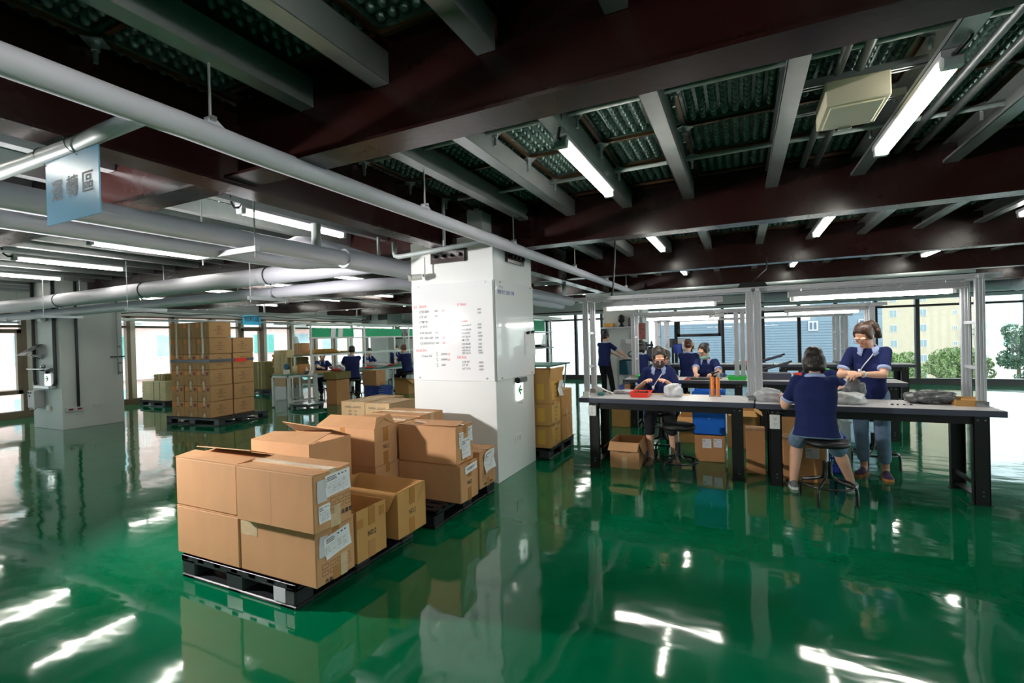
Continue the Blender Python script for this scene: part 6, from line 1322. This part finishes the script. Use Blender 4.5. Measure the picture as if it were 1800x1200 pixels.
def tree(label,x,y,zt,r,h,mat,seed,n=5200,ls=.17):
    rnd=random.Random(seed); t=thing('tree',label,'tree',(x,y,-12),0,'trees outside the end windows'); mb=MB(); cz=zt-h/2
    blobs=[(Vector((rnd.uniform(-.55,.55)*r,rnd.uniform(-.5,.5)*r,rnd.uniform(-.45,.38)*h)),rnd.uniform(.35,.6)*r) for _ in range(12)]
    for _ in range(n):
        b,br=rnd.choice(blobs); d=Vector((rnd.gauss(0,1),rnd.gauss(0,1),rnd.gauss(0,1))).normalized(); p=Vector((x,y,cz))+b+Vector((d.x*br,d.y*br,d.z*br*.75))*rnd.uniform(.8,1.0)
        R=Euler((rnd.random()*6,rnd.random()*6,rnd.random()*6)).to_matrix(); s=ls*rnd.uniform(.6,1.3)
        mb.add([p+R@Vector(q) for q in((-s,0,0),(0,-s*.5,.05),(s,0,0),(0,s*.5,.05))],[(0,1,2,3)])
    obj('crown',mb,mat,t); obj('trunk',MB().cyl((x,y,-12),(x,y,cz),.28,.16,10),'bark',t,True); return t
tree('round pale green tree left of the window mullion',19.0,78,-1.9,2.6,3.8,'leaf',1); tree('wide pale green tree in the middle window pane',24.2,80,-.9,3.2,5.0,'leaf',2,7000); tree('dark feathery tree behind the right frame posts',31.6,82,1.6,2.6,7.5,'leaf_dark',3,4800); tree('low dark green tree at the far right pane',38.2,84,-2.2,3.4,4.2,'leaf_dark',4); tree('low pale tree between the cream block and the dark tree',28.6,86,-3.0,2.6,3.0,'leaf',5,3500)
# ---------------------------------------------------------------- light
W=bpy.data.worlds.new('sky'); S.world=W; W.use_nodes=True; nt=W.node_tree
bg=nt.nodes['Background']; sky=nt.nodes.new('ShaderNodeTexSky'); sky.sky_type='NISHITA'; sky.sun_disc=False; sky.sun_elevation=math.radians(48); sky.sun_rotation=math.radians(150); sky.air_density=1.2; sky.dust_density=3.5
mx=nt.nodes.new('ShaderNodeMix'); mx.data_type='RGBA'; mx.inputs[0].default_value=.55
mx.inputs['B'].default_value=(10,10.5,11,1)
nt.links.new(sky.outputs[0],mx.inputs['A']); nt.links.new(mx.outputs['Result'],bg.inputs[0]); bg.inputs[1].default_value=.31
def lamp(name,kind,loc,energy,color=(1,1,1),size=.2,rot=None):
    l=bpy.data.lights.new(name,kind); l.energy=energy; l.color=color
    o=bpy.data.objects.new(name,l); C.objects.link(o); o.location=loc
    if kind=='POINT': l.shadow_soft_size=size
    if rot: o.rotation_euler=rot
    return o
st_=lamp('studio_strobe','SPOT',(-5.3,.85,1.85),400,(1,.97,.95))
st_.data.shadow_soft_size=.10; st_.data.spot_size=math.radians(125); st_.data.spot_blend=.8
st_.rotation_euler=(Vector((-2.6,3.6,1.8))-Vector((-5.3,.85,1.85))).to_track_quat('-Z','Y').to_euler()
def portal(loc,rot,sx,sy):
    l=bpy.data.lights.new('window_daylight','AREA'); l.shape='RECTANGLE'; l.size=sx; l.size_y=sy
    o=bpy.data.objects.new('window_daylight',l); C.objects.link(o); o.location=loc; o.rotation_euler=rot; l.cycles.is_portal=True
portal((XL-.2,(YB+YE)/2,1.3),(0,-PI/2,0),2.3,YE-YB)
portal(((XL+XR)/2,YE+.2,1.3),(-PI/2,0,0),XR-XL,2.3)
portal((XR+.2,(YB+YE)/2,1.3),(0,PI/2,0),2.3,YE-YB)
sun=lamp('sun','SUN',(0,0,20),1.2,(1,.95,.86)); sun.data.angle=math.radians(.6)
sun.rotation_euler=Vector((.62,-.40,.90)).to_track_quat('Z','Y').to_euler()
S.view_settings.view_transform='Standard'; S.view_settings.look='None'; S.view_settings.gamma=1; S.view_settings.exposure=0.9; S.view_settings.use_curve_mapping=False
S.cycles.use_denoising=True
S.cycles.max_bounces=8; S.cycles.diffuse_bounces=4; S.cycles.glossy_bounces=4; S.cycles.transparent_max_bounces=12; S.cycles.sample_clamp_indirect=6; S.cycles.caustics_reflective=False; S.cycles.caustics_refractive=False
